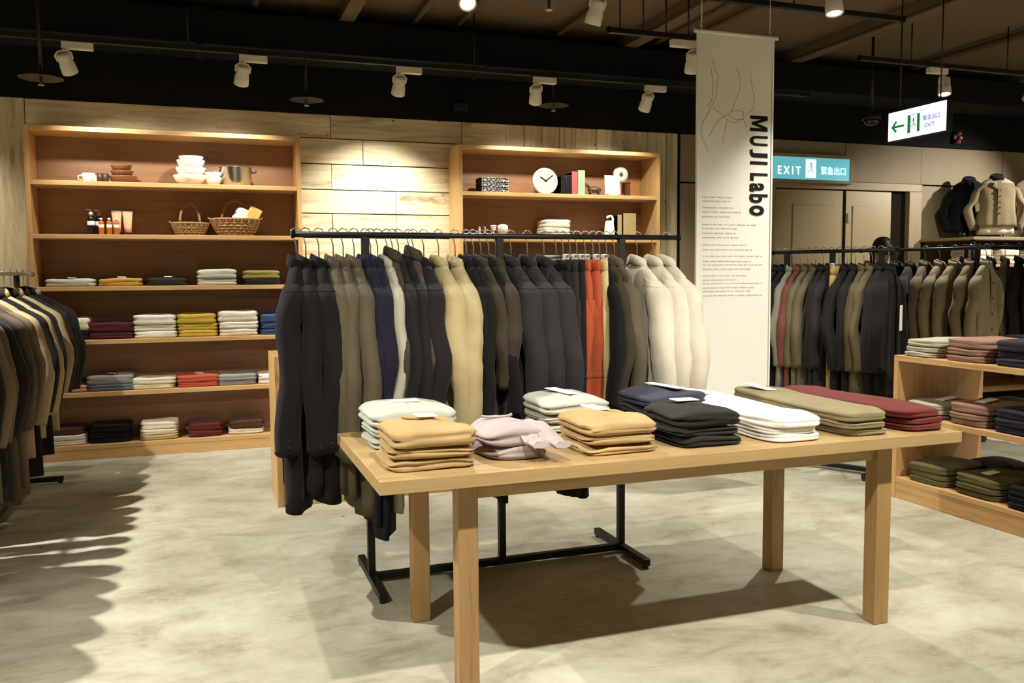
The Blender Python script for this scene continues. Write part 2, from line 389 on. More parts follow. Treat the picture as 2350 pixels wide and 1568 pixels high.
light_track('short black light track behind the banner', 2.6, 3.3, 5.35, 2.98)
# tracks toward the viewer, outside the picture, that light table, rail and floor; later ones added for ambient light
YF, ZF = 1.46, 2.95
light_track('black light track on the viewer side of the table', -3.4, 5.6, YF, ZF)
for i, (xx, tx, ty, tz, pw, an) in enumerate(((-2.4, -1.9, 2.6, 0, 110, 70), (-1.1, .35, 2.9, .3, 260, 68), (.76, .95, 3.0, .4, 195, 84), (2.1, 1.95, 3.2, .6, 170, 84), (3.46, 3.0, 3.2, .6, 250, 92), (4.9, 4.5, 3.6, .5, 180, 84))):
    track_spot('%s spotlight from the left on the track on the viewer side' % ORD[i], (xx, YF, ZF), (tx, ty, tz), pw, an)
light_track('added black light track for ambient light, unseen behind the viewer', -4.4, 10.4, -1.3, ZF)  # added track with its downlights, there only to raise the ambient bounce
for i, xx in enumerate((-3.6, -1.6, .4, 2.4, 4.4, 6.4, 8.8)):
    track_spot('%s added ambient spotlight from the left on the track behind the viewer' % ORD[i], (xx, -1.3, ZF), (xx, -1.0, 0), 420, 110)
light_track('added black light track for ambient light over the unseen right aisle', 6.0, 10.4, 2.6, ZF)  # another added, unseen track of downlights that lifts the ambient level
for i, xx in enumerate((6.6, 8.2, 9.8)):
    track_spot('%s added ambient spotlight from the left on the right aisle track' % ORD[i], (xx, 2.6, ZF), (xx, 2.9, 0), 380, 110)
light_track('added black light track for ambient light, unseen at far left', -4.6, -3.0, 3.4, ZF)  # added out of view at the left, again for ambient fill
for i, xx in enumerate((-4.2, -3.4)):
    track_spot('%s added ambient spotlight from the left on the far left track' % ORD[i], (xx, 3.4, ZF), (xx, 3.7, 0), 330, 110)
light_track('black light track over the clothes racks at the right', 4.9, 9.0, 5.60, 3.03)
track_spot('lit spotlight above the green arrow exit sign', (5.76, 5.60, 3.03), (5.5, 5.2, .9), 260, 84, side=-1)
track_spot('added spotlight brightening the beige doors, right of arrow sign', (6.75, 5.60, 3.03), (6.9, 7.4, 1.1), 90, 84)  # added lamp, brightens the otherwise too dark door area
track_spot('spotlight beyond the right picture edge aimed at the jacket busts', (8.95, 5.60, 3.03), (7.9, 7.2, 1.9), 330, 66)

# ------------------------------------------------------------------ bookcases
SY, SD = 7.155, 0.325
SHELF_Z = [2.090, 1.6975, 1.3086, 0.9065, 0.5104, 0.1107]
def bookcase(label, x0, x1):
    t = thing('bookcase', label, 'bookcase', (x0, SY, 0), 0, 'oak bookcases against the plank wall')
    W = x1-x0; T = .034; top = 2.486
    bx('side_panel', M['oak_z'], 0, T, 0, SD, 0, top, t); bx('side_panel', M['oak_z'], W-T, W, 0, SD, 0, top, t)
    bx('top_board', M['oak_x'], T, W-T, 0, SD, top-.036, top, t)
    bx('back_panel', M['walnut_x'], T, W-T, SD-.012, SD, 0.02, top-.036, t)
    for z in SHELF_Z: bx('shelf', M['oak_x'], T, W-T, .002, SD-.012, z-.034, z, t)
    bx('plinth', M['oak_x'], T, W-T, .004, .03, 0, SHELF_Z[-1]-.034, t)
    return t
bookcase('oak bookcase with six shelves left of the lit plank wall', -1.2016, .761)
bookcase('oak bookcase behind the clothes rail, right of lit plank wall', 2.073, 4.012)

# ------------------------------------------------------------------ folded garments
def folded_mesh(w, d, h, seed, pinch=.012, sag=.0, exp=5.0, n=52, wave=.005, notch=.0):
    rn = random.Random(seed); rings = []; ox = rn.uniform(0, 50); nx0 = w*rn.uniform(.02, .16)
    prof = [(0.0, -.007), (.08, -.002), (.22, .002), (.38, .0), (.47, -1), (.53, -1), (.62, .0), (.78, .002), (.92, -.002), (1.0, -.009)]
    def outline(inset, zf, k=1.0):
        pts = []
        for i in range(n):
            a = 2*PI*(i+.5)/n; c, s_ = math.cos(a), math.sin(a)
            ins = inset if inset > -.5 else -pinch*max(0, min(1, (abs(c)-.55)*2.5))
            x = (w/2+ins)*k*math.copysign(abs(c)**(2/exp), c); y = (d/2+ins)*k*math.copysign(abs(s_)**(2/exp), s_)
            nz = noise.noise((x*9+ox, y*9, seed*.37)); nx = noise.noise((x*7, y*7+ox, zf*5))
            z = h*zf; g = math.exp(-((x-nx0)/.022)**2)*notch
            if s_ < 0 and k > .9: y += g*.9
            if zf > .3: z += wave*nz*zf*1.6 - sag*(abs(2*x/w)**2.5)*zf - (g*.55 if s_ < 0 and zf > .9 else 0)
            pts.append((x+nx*wave*1.2, y+nx*wave, max(0.0, z)))
        return pts
    for zf, ins in prof: rings.append(outline(ins, zf))
    for k, lift in ((.93, .02), (.8, .05), (.55, .07), (.28, .08), (.06, .08)): rings.append(outline(-.009, 1.0+lift, k))
    return MB().loft(rings)

def folded(name, label, cat, loc, w, d, h, col, rz=0, seed=0, kind='knit', group=None, hangtag=None, neck=False, sag=0.0, exp=5.0, sleeves=False, pinch=.012, detail=True, notch=0.0, wave=.005):
    o = folded_mesh(w, d, h, seed, pinch, sag, exp, 52, wave, notch).build(name, fabric(col, kind), None, True, loc=loc, rot=(0, 0, rz))
    tag(o, label, cat, group)
    mt = fabric(col, kind)
    if neck:   # folded collar band seen on the top piece
        pts = [(.055*math.cos(a), d*.30-.03*math.sin(a)*1.2, h*1.07+.003) for a in [PI*i/8 for i in range(9)]]
        MB().tube(pts, .005, 6).build('collar', mt, o, True)
    if hangtag:
        tx, ty, tr, tw, tl = hangtag
        MB().box(-tw/2, tw/2, -tl/2, tl/2, 0, .004).build('hang_tag', M['card'], o, bevel=0.0015, loc=(tx, ty, h*1.08+.006), rot=(0.06, 0.04, tr))
    if sleeves:
        for s, dx, l in ((.75, .02, .10), (.2, .01, .07)):
            p = smoothpath([(w*.30*s, -d*.20, h*1.0), (w*.42*s+dx*.3, -d*.38, h*.80), (w*.46*s+dx*.7, -d*.5-.01, h*.34), (w*.46*s+dx, -d*.5-l*.5, .012), (w*.44*s+dx*1.2, -d*.5-l, .010)], 4)
            rr = []
            for i, q in enumerate(p):
                hw_ = .045-.016*i/len(p); wv = .006*math.sin(i*1.3)
                rr.append([(q.x+hw_*math.cos(2*PI*k/12), q.y+.012*math.sin(2*PI*k/12)*.4, q.z+wv*.4+.011*math.sin(2*PI*k/12)+.004*math.sin(3*math.cos(2*PI*k/12)*2+i)) for k in range(12)])
            MB().loft(rr).build('sleeve', mt, o, True)
    return o

POS = {1: [''], 2: ['bottom', 'top'], 3: ['bottom', 'middle', 'top'], 4: ['bottom', 'second lowest', 'third lowest', 'top']}
_seed = [100]
def stack(name, what, where, cat, x, y, z, w, d, cols, h, rz=0, kind='knit', group=None, hangtag=None, **kw):
    """cols bottom -> top, (hex, colour word)"""
    n = len(cols); wts = [.86 if n > 1 else 1]*n; wts[-1] = n-.86*(n-1) if n > 1 else 1; zz = z+.0015
    for i, (c, cw) in enumerate(cols):
        _seed[0] += 1; rn = random.Random(_seed[0])
        pos = POS[n][i]
        lab = ('%s folded %s %s %s' % (pos, cw, what, where)).strip() if pos else 'folded %s %s %s' % (cw, what, where)
        j = 0 if n == 1 else .006
        folded(name, lab, cat, (x+rn.uniform(-j, j), y+rn.uniform(-j, j), zz), w*rn.uniform(.97, 1.02), d*rn.uniform(.97, 1.02), h*wts[i]*.97, c, rz+rn.uniform(-.03, .03),
               _seed[0], kind, group, hangtag if i == n-1 else None, detail=(i == n-1), **{k: v for k, v in kw.items() if not (k in ('neck', 'sleeves') and i < n-1)}); zz += h*wts[i]

LG = ('#b9b8a8', 'light grey'); MU = ('#b98d3c', 'mustard'); CH = ('#2b2a29', 'charcoal'); OL = ('#7c7238', 'olive'); NA = ('#20202c', 'navy'); CR = ('#d8cfb4', 'cream')
BK = ('#18171a', 'black'); BU = ('#4a2226', 'burgundy'); WH = ('#ded8c6', 'white'); YE = ('#b99a3a', 'yellow'); OW = ('#d2ccb8', 'off-white'); BL = ('#39466b', 'blue')
PK = ('#b5847a', 'pink'); GR = ('#8b8a84', 'grey'); BG = ('#5f6670', 'blue-grey'); SA = ('#b9553c', 'salmon red'); DR = ('#5a241f', 'dark red'); BR = ('#4c3322', 'brown'); KH = ('#b09b68', 'khaki')
rows = [
 (2, 'third', [(160, 88, 14, [LG], 1), (275, 82, 15, [MU], 1), (383, 74, 15, [CH], 1), (497, 76, 31, [LG, LG], 0), (602, 72, 28, [NA, OL], 0)]),
 (3, 'fourth', [(170, 62, 44, [BK, CR], 0), (253, 86, 33, [BU, BU], 0), (357, 82, 46, [WH, WH, WH], 0), (453, 78, 46, [YE, YE, YE], 0), (547, 78, 50, [OW, OW, OW], 0), (640, 72, 42, [BL, BL, BL], 0)]),
 (4, 'fifth', [(160, 66, 14, [PK], 0), (253, 90, 31, [BG, GR], 1), (352, 86, 22, [CR, CR], 0), (455, 82, 24, [SA, SA], 1), (545, 78, 22, [GR, GR], 0), (628, 60, 20, [WH, WH], 0)]),
 (5, 'lowest', [(145, 82, 36, [WH, WH, BR], 0), (254, 78, 38, [BK, BK, BK], 0), (365, 74, 36, [KH, CR, CR], 0), (472, 66, 28, [DR, DR], 0), (567, 70, 28, [CR, BR], 0)]),
]
for si, sname, items in rows:
    for k, (u, wpx, hpx, cols, tg) in enumerate(items):
        z = SHELF_Z[si]; p = at(u, 640 + (si-2)*118, 'y', SY+.06)
        sc = .00372 + .00000030*u
        stack('folded_sweater', 'sweater', ', %s stack from left on the %s shelf' % (ORD[k], sname), 'sweater', p.x, SY+.165, z, wpx*sc, .25, cols, hpx*sc/len(cols), group='folded sweaters in the left bookcase',
              hangtag=(.01, -.06, .1, .06, .05) if tg else None, pinch=.008)

# ------------------------------------------------------------------ objects on upper shelves (left bookcase)
def lx(u, v=400, y=SY+.14): return at(u, v, 'y', y).x
Z1, Z2 = SHELF_Z[0], SHELF_Z[1]; YO = SY+.14
def lathe_thing(name, label, cat, x, y, z, prof, mat, group=None, n=24):
    return tag(MB().lathe(prof, n).build(name, mat, None, True, loc=(x, y, z+.001)), label, cat, group)
def bowl_prof(r, h): return [(r*.5, 0), (r*.55, .004), (r*.85, h*.35), (r, h*.9), (r, h), (r*.94, h), (r*.8, h*.45), (r*.3, h*.2)]
def cup_prof(r, h): return [(r*.8, 0), (r*.86, .004), (r, h*.4), (r, h), (r*.92, h), (r*.85, h*.3), (r*.2, h*.15)]
c = lathe_thing('cup', 'cream cup lying at the left end of the top shelf', 'cup', lx(203), YO, Z1, cup_prof(.045, .07), M['ceramic'])
MB().tube([(-.043, 0, .055), (-.07, 0, .05), (-.072, 0, .025), (-.045, 0, .018)], .006, 8).build('handle', M['ceramic'], c, True)
lathe_thing('bowl', 'low cream bowl next to the dark wooden cups', 'bowl', lx(218), YO-.02, Z1, bowl_prof(.04, .05), M['ceramic'])
lathe_thing('wooden_cup', 'dark wooden cup, left one of a pair', 'cup', lx(231), YO-.05, Z1, cup_prof(.024, .068), M['darkwood'])
lathe_thing('wooden_cup', 'dark wooden cup, right one of a pair', 'cup', lx(243.5), YO-.05, Z1, cup_prof(.023, .066), M['darkwood'])
for k, (r, h, z, lab) in enumerate(((.1, .055, 0, 'wide bottom'), (.082, .05, .045, 'middle'), (.075, .055, .085, 'top'))):
    lathe_thing('wooden_bowl', '%s turned wooden bowl in the brown bowl stack' % lab, 'bowl', lx(282)-.004*k, YO, Z1+z, bowl_prof(r, h), M['brownwood'], 'stacked wooden bowls')
for k, (r, h, z, lab) in enumerate(((.128, .075, 0, 'bottom'), (.112, .075, .06, 'second lowest'), (.105, .075, .118, 'third lowest'), (.092, .05, .172, 'top'))):
    lathe_thing('porcelain_bowl', '%s porcelain bowl in the tall white bowl stack' % lab, 'bowl', lx(437)+.003*k, YO, Z1+z, bowl_prof(r, h), M['ceramic'], 'stacked porcelain bowls')
for k, lab in enumerate(('lower', 'upper')):
    lathe_thing('porcelain_cup', '%s small white bowl beside the steel pot' % lab, 'bowl', lx(489), YO-.03, Z1+.04*k, bowl_prof(.066, .06), M['ceramic'], 'small porcelain bowls')
t = thing('cooking_pot', 'shiny steel cooking pot with two side handles', 'pot', (lx(541), YO, Z1+.001))
MB().lathe([(.11, 0), (.118, .006), (.12, .14), (.126, .144), (.126, .148), (.114, .148), (.112, .02)], 32).build('pot_body', M['steel'], t, True)
for s in (-1, 1): MB().tube([(s*.118, -.03, .115), (s*.155, -.03, .12), (s*.155, .03, .12), (s*.118, .03, .115)], .008, 8).build('handle', M['steel'], t, True)
# bottles and tubes on second shelf
def bottle(label, u, h, r, mat, cap, y=YO, pump=False):
    t = thing('bottle', label, 'bottle', (lx(u, 505, y), y, Z2+.001))
    MB().lathe([(r*.9, 0), (r, .005), (r, h*.72), (r*.8, h*.8), (r*.4, h*.84), (r*.4, h*.88)], 16).build('bottle_body', mat, t, True)
    MB().lathe([(r*.5, h*.86), (r*.5, h*1.0), (r*.3, h*1.0)], 14).build('cap', cap, t, True)
    if pump: MB().tube([(0, 0, h*.98), (0, 0, h*1.12), (-r*1.1, -r*.3, h*1.12)], .005, 6).build('pump', cap, t, True)
    MB().lathe([(r*1.01, h*.42), (r*1.02, h*.43), (r*1.02, h*.60), (r*1.01, h*.61)], 16).build('paper_label', M['card'], t, True)
bottle('black pump bottle, leftmost on the second shelf', 209, .17, .028, M['blackplastic'], M['plastic'], pump=True)
bottle('black pump bottle behind the amber bottles, second from left', 228, .17, .028, M['blackplastic'], M['plastic'], YO+.05, True)
for k, u in enumerate((232, 250, 267)):
    bottle('%s of three small amber bottles with white caps' % ('left one', 'middle one', 'right one')[k], u, .125, .02, M['amber'], M['ceramic'], YO-.06)
def tube_thing(label, u, h):
    t = thing('cosmetic_tube', label, 'tube', (lx(u, 505), YO, Z2+.001), 0, 'cosmetic tubes')
    rings = []
    for z, a, b in ((.02, .024, .024), (.06, .028, .024), (.12, .032, .017), (h-.015, .037, .004), (h, .038, .003)):
        rings.append([(a*math.cos(2*PI*k/20), b*math.sin(2*PI*k/20), z) for k in range(20)])
    MB().loft(rings).build('tube_body', M['tube'], t, True)
    MB().lathe([(.02, 0), (.022, .003), (.022, .024), (.018, .026)], 16).build('cap', M['blackplastic'], t, True)
tube_thing('cream cosmetic tube standing on its cap, left of two', 268, .19); tube_thing('cream cosmetic tube standing on its cap, right of two', 293, .185)
def basket(label, u, r, ry, h, hh, rz):
    t = thing('wicker_basket', label, 'basket', (lx(u, 505), YO, Z2+.001), rz)
    rings = [[(r*k*math.cos(2*PI*i/28)*(1+.012*((i+j) % 2)), ry*k*math.sin(2*PI*i/28)*(1+.012*((i+j) % 2)), z) for i in range(28)] for j, (k, z) in enumerate(((.62, 0), (.68, .012), (.76, h*.25), (.85, h*.45), (.92, h*.65), (.97, h*.85), (1.0, h), (.95, h), (.86, h*.6), (.6, .02)))]
    MB().loft(rings).build('basket_body', M['wicker'], t, True)
    wv = MB()
    for j in range(6):
        k = .66+.33*((j+.5)/6)**.7; z_ = h*(j+.5)/6
        wv.tube([(r*k*math.cos(2*PI*i/40)*(1.0+.035*(-1)**(i+j)), ry*k*math.sin(2*PI*i/40)*(1.0+.035*(-1)**(i+j)), z_) for i in range(41)], .0075, 5)
    for i in range(20):
        a = 2*PI*i/20; wv.tube([(r*k*math.cos(a)*1.03, ry*k*math.sin(a)*1.03, h*q) for k, q in ((.66, 0.02), (.82, .35), (.95, .75), (1.0, 1.0))], .005, 5)
    wv.build('weave', M['wicker'], t, True)['kind'] = 'stuff'
    MB().tube([(r*math.cos(2*PI*i/24), ry*math.sin(2*PI*i/24), h) for i in range(25)], .009, 8).build('rim', M['wicker'], t, True)
    MB().tube([(r*.55*math.cos(PI*i/16), 0, h+ (hh)*math.sin(PI*i/16)) for i in range(17)], .010, 8).build('handle', M['wicker'], t, True)
    for s in (-1, 1): MB().tube([(s*r*.95, -.03, h*.95), (s*r*1.12, 0, h*1.1), (s*r*.95, .03, h*.95)], .006, 6).build('ear', M['wicker'], t, True)
    return t
basket('small wicker basket with a tall hoop handle, empty', 436, .135, .10, .095, .16, .1)
basket('large wicker basket holding white cloth and a yellow packet', 540, .185, .13, .13, .15, -.1)
o = folded_mesh(.14, .12, .10, 7, .004, 0, 3.0).build('folded_cloth', fabric('#e4e0d4'), None, True, loc=(lx(545, 490)+.02, YO, Z2+.11), rot=(0, .45, .3)); tag(o, 'white folded cloth inside the large wicker basket', 'cloth')
o = MB().box(-.05, .05, -.035, .035, 0, .14).build('packet', M['yellowpack'], None, bevel=0.008, loc=(lx(572, 485)-.01, YO-.01, Z2+.10), rot=(0, .5, .1)); tag(o, 'yellow packet standing in the large wicker basket', 'packet')

# ------------------------------------------------------------------ objects in right bookcase
def book(label, u0, u1, h, mat, v=440, z=Z1, lean=0.0, d=.16, name='book'):
    a, b = lx(u0, v), lx(u1, v); t = thing(name, label, 'book', ((a+b)/2, YO, z+.001)); wd = max(.012, b-a-.002)
    t.rotation_euler = (0, lean, 0)
    MB().box(-wd/2, wd/2, -d/2, d/2-.004, .003, h-.003).build('pages', M['card'], t, bevel=0.001)
    MB().box(-wd/2-.001, wd/2+.001, -d/2-.004, -d/2, 0, h).build('spine', mat, t, bevel=0.002)
    for s in (-1, 1): MB().box(min(s*wd/2, s*(wd/2-.003)), max(s*wd/2, s*(wd/2-.003)), -d/2, d/2, 0, h).build('cover', mat, t, bevel=0.001)
for k in range(3):
    o = bx('patterned_box', M['pattern'], -.125, .125, -.08, .08, 0, .042, None, 0.006); o.location = (lx(1130, 430), YO, Z1+.001+k*.044)
    bx('lid_band', M['ink'], -.127, .127, -.082, .082, .030, .034, o, 0.001)
    bx('box_end', M['ink'], -.128, -.1255, -.08, .08, 0.001, .041, o, 0.001)
    tag(o, '%s black and white patterned box in the stack' % ('bottom', 'middle', 'top')[k], 'box', 'patterned boxes')
t = thing('wall_clock', 'round white clock leaning on the shelf showing ten past ten', 'clock', (lx(1249, 440), YO-.02, Z1+.002))
R_ = .118; rx = Matrix.Rotation(PI/2-.12, 4, 'X') ; MT = Matrix.Translation((0, 0, R_)) @ rx
def cb(mb, name, mat, smooth=False):
    mb.v = [tuple(MT @ Vector(p)) for p in mb.v]; return mb.build(name, mat, t, smooth)
cb(MB().lathe([(R_*.96, -.02), (R_, -.012), (R_, .012), (R_*.96, .018), (R_*.92, .014)], 40), 'rim', M['ceramic'], True)
cb(MB().lathe([(R_*.93, .010), (R_*.929, .0145)], 40), 'dial', M['clockface'])
for k in range(12):
    a = 2*PI*k/12; mb = MB().box(-.003, .003, R_*.74, R_*.86, .0145, .016)
    mb.v = [(x*math.cos(a)-y*math.sin(a), x*math.sin(a)+y*math.cos(a), z) for x, y, z in mb.v]; cb(mb, 'hour_mark', M['greyink'])
for ln, a, wd in ((R_*.52, math.radians(58), .0062), (R_*.74, math.radians(-55), .005)):
    mb = MB().box(-wd, wd, -R_*.12, ln, .017, .0185); mb.v = [(x*math.cos(a)-y*math.sin(a), x*math.sin(a)+y*math.cos(a), z) for x, y, z in mb.v]; cb(mb, 'clock_hand', M['ink'])
cb(MB().lathe([(.007, .017), (.006, .021)], 12), 'pin', M['ink'])
book('black book standing right of the clock', 1279, 1289, .165, M['ink']); book('dark grey book next to the red one', 1290, 1302, .17, M['blackplastic'], lean=.05)
book('red book on the upper shelf', 1304, 1317, .205, M['redcover']); book('pale green book on the upper shelf', 1318, 1334, .22, M['greencover'])
t = thing('toy_horse', 'small brown toy animal right of the green book', 'toy', (lx(1362, 432), YO-.02, Z1+.001))
rings = []
for k in range(9):
    s = k/8; r = .022*math.sin(PI*(.12+.76*s))+.008; rings.append([(-.06+.12*s, r*math.cos(2*PI*i/12), .055+r*math.sin(2*PI*i/12)) for i in range(12)])
MB().loft(rings).build('toy_body', M['darkwood'], t, True)
for sx in (-.04, .04):
    for sy in (-.012, .012): MB().tube([(sx, sy, .055), (sx*1.1, sy, .0)], .008, 8).build('leg', M['darkwood'], t, True)
MB().tube(smoothpath([(-.045, 0, .065), (-.065, 0, .09), (-.085, 0, .10), (-.10, 0, .08)], 4), .013, 8).build('neck', M['darkwood'], t, True)
t = thing('picture_frame', 'white square card on a small easel stand', 'frame', (lx(1397, 440), YO-.08, Z1+.001))
MB().box(-.075, .075, -.005, .005, .012, .185).build('card_board', M['card'], t, bevel=0.002).rotation_euler = (-.1, 0, 0)
MB().box(-.05, .05, -.02, .03, 0, .012).build('easel_base', M['pale_wood'], t, bevel=0.003); MB().tube([(0, .01, .15), (0, .07, .0)], .005, 6).build('easel_leg', M['pale_wood'], t, True)
t = thing('desk_fan', 'cream round fan head on a brown stand', 'fan', (lx(1428, 430), YO+.04, Z1+.001))
MB().lathe([(.06, 0), (.06, .012), (.02, .02), (.012, .03), (.012, .16)], 20).build('stand', M['brownwood'], t, True)
fr_ = Matrix.Translation((0, 0, .205)) @ Matrix.Rotation(PI/2, 4, 'X')
mb = MB().lathe([(.05, -.03), (.07, -.02), (.078, 0), (.07, .02), (.03, .026), (.018, .02), (.0175, .018)], 28); mb.v = [tuple(fr_ @ Vector(p)) for p in mb.v]; mb.build('fan_housing', M['clockface'], t, True)
mb = MB().lathe([(.016, .018), (.014, .03)], 14); mb.v = [tuple(fr_ @ Vector(p)) for p in mb.v]; mb.build('hub', M['darkwood'], t, True)
o = bx('storage_box', M['brownwood'], -.05, .05, -.06, .06, 0, .13, None, 0.004); o.location = (lx(1457, 430), YO+.05, Z1+.001); tag(o, 'brown wooden box behind the cream fan', 'box'); bx('lid', M['brownwood'], -.052, .052, -.062, .062, .13, .142, o, 0.002)
# second shelf
for k, u in enumerate((1098, 1110)):
    t = thing('shoe', '%s dark canvas shoe standing on end' % ('left', 'right')[k], 'shoe', (lx(u, 520), YO, Z2+.001), 0, 'dark shoes')
    MB().loft([[(.022*a*math.cos(2*PI*i/14), .035*a*math.sin(2*PI*i/14)-.01*z/.12, z) for i in range(14)] for a, z in ((.8, 0), (1, .02), (1, .06), (.9, .085), (.6, .105))]).build('upper', M['darkwood'], t, True)
    MB().box(-.006, .006, -.045, -.033, .005, .095).build('sole', M['pale_wood'], t, bevel=0.003)
t = lathe_thing('egg_cup', 'white stemmed cup between the shoes and round jar', 'cup', lx(1130, 520), YO-.03, Z2, [(.024, 0), (.02, .006), (.008, .03), (.008, .06), (.024, .085), (.027, .112), (.024, .112), (.01, .09)], M['ceramic'])
MB().lathe([(.0275, .1), (.029, .104), (.0275, .108)], 20).build('rim', M['ceramic'], t, True)
t = lathe_thing('white_jar', 'round white jar on a pale wooden foot', 'jar', lx(1151, 520), YO-.03, Z2, [(.02, .03), (.045, .05), (.05, .08), (.045, .11), (.02, .122)], M['ceramic'])
MB().lathe([(.025, 0), (.022, .03), (.018, .034)], 16).build('foot', M['pale_wood'], t, True)
stack('folded_towel', 'towel', 'stacked on the right bookcase second shelf', 'towel', lx(1272, 520), SY+.16, Z2, .27, .24, [LG, OW, OW], .056, group='folded towels', pinch=.004)
t = thing('hook_bottle', 'white tapered dispenser with a curved hook top', 'bottle', (lx(1391, 520), YO-.07, Z2+.001))
MB().loft([[(a*math.cos(2*PI*i/20), .6*a*math.sin(2*PI*i/20), z) for i in range(20)] for a, z in ((.052, 0), (.055, .01), (.05, .08), (.042, .15), (.03, .165))]).build('bottle_body', M['ceramic'], t, True)
MB().tube(smoothpath([(.03, 0, .15), (.034, 0, .18), (.02, 0, .205), (-.005, 0, .205), (-.028, 0, .19)], 4), .011, 10).build('hook_neck', M['ceramic'], t, True)
book('thin beige book behind the white dispenser', 1408, 1418, .22, M['beigecover'], 520, Z2); book('thick beige book on the lower shelf', 1421, 1450, .235, M['beigecover'], 520, Z2)
for k, (u, c_, n_) in enumerate(((1110, GR, 2), (1200, CH, 3), (1300, BU, 2), (1400, OL, 2), (1470, KH, 2))):
    for si, sn in ((2, 'third'),):
        stack('folded_sweater', 'sweater', ', %s stack on the %s shelf of right bookcase' % (ORD[k], sn), 'sweater', lx(u, 600), SY+.165, SHELF_Z[si], .27, .25, [c_]*n_, .055, group='folded sweaters in the right bookcase')

# ------------------------------------------------------------------ hangers and hanging garments
def make_hanger(clip=False):
    t = bpy.data.objects.new('coat_hanger' if not clip else 'clip_hanger', None); COL.objects.link(t)
    hk = [(0, .0, -.14), (0, 0, -.05), (0, .004, -.036)] + [(0, .022*math.cos(a), .0+.022*math.sin(a)) for a in [math.radians(d) for d in (-70, -20, 30, 80, 130, 180, 205)]]
    MB().tube(hk, .0028, 6).build('hook', M['hook'], t, True)
    if clip:
        MB().tube([(-.16, 0, -.10), (.16, 0, -.10)], .006, 8).build('bar', M['hook'], t, True)
        for s in (-1, 1): MB().box(s*.12-.014, s*.12+.014, -.012, .012, -.145, -.09).build('clip', M['plastic'], t, bevel=0.003)
    else:
        pts = [(-.14, 0, -.200), (-.10, 0, -.180), (-.05, 0, -.155), (0, 0, -.140), (.05, 0, -.155), (.10, 0, -.180), (.14, 0, -.200)]
        MB().tube(pts, [.009, .010, .009, .008, .009, .010, .009], 8).build('arms', M['plastic'], t, True)
    return t
H_COAT, H_CLIP = make_hanger(), make_hanger(True)
H_USED = {False: False, True: False}
def hanger(label, loc, rz, clip, group):
    src = H_CLIP if clip else H_COAT
    h_ = src if not H_USED[clip] else copy_tree(src)
    H_USED[clip] = True
    h_.location = loc; h_.rotation_euler = (0, 0, rz); tag(h_, label, 'hanger', group)

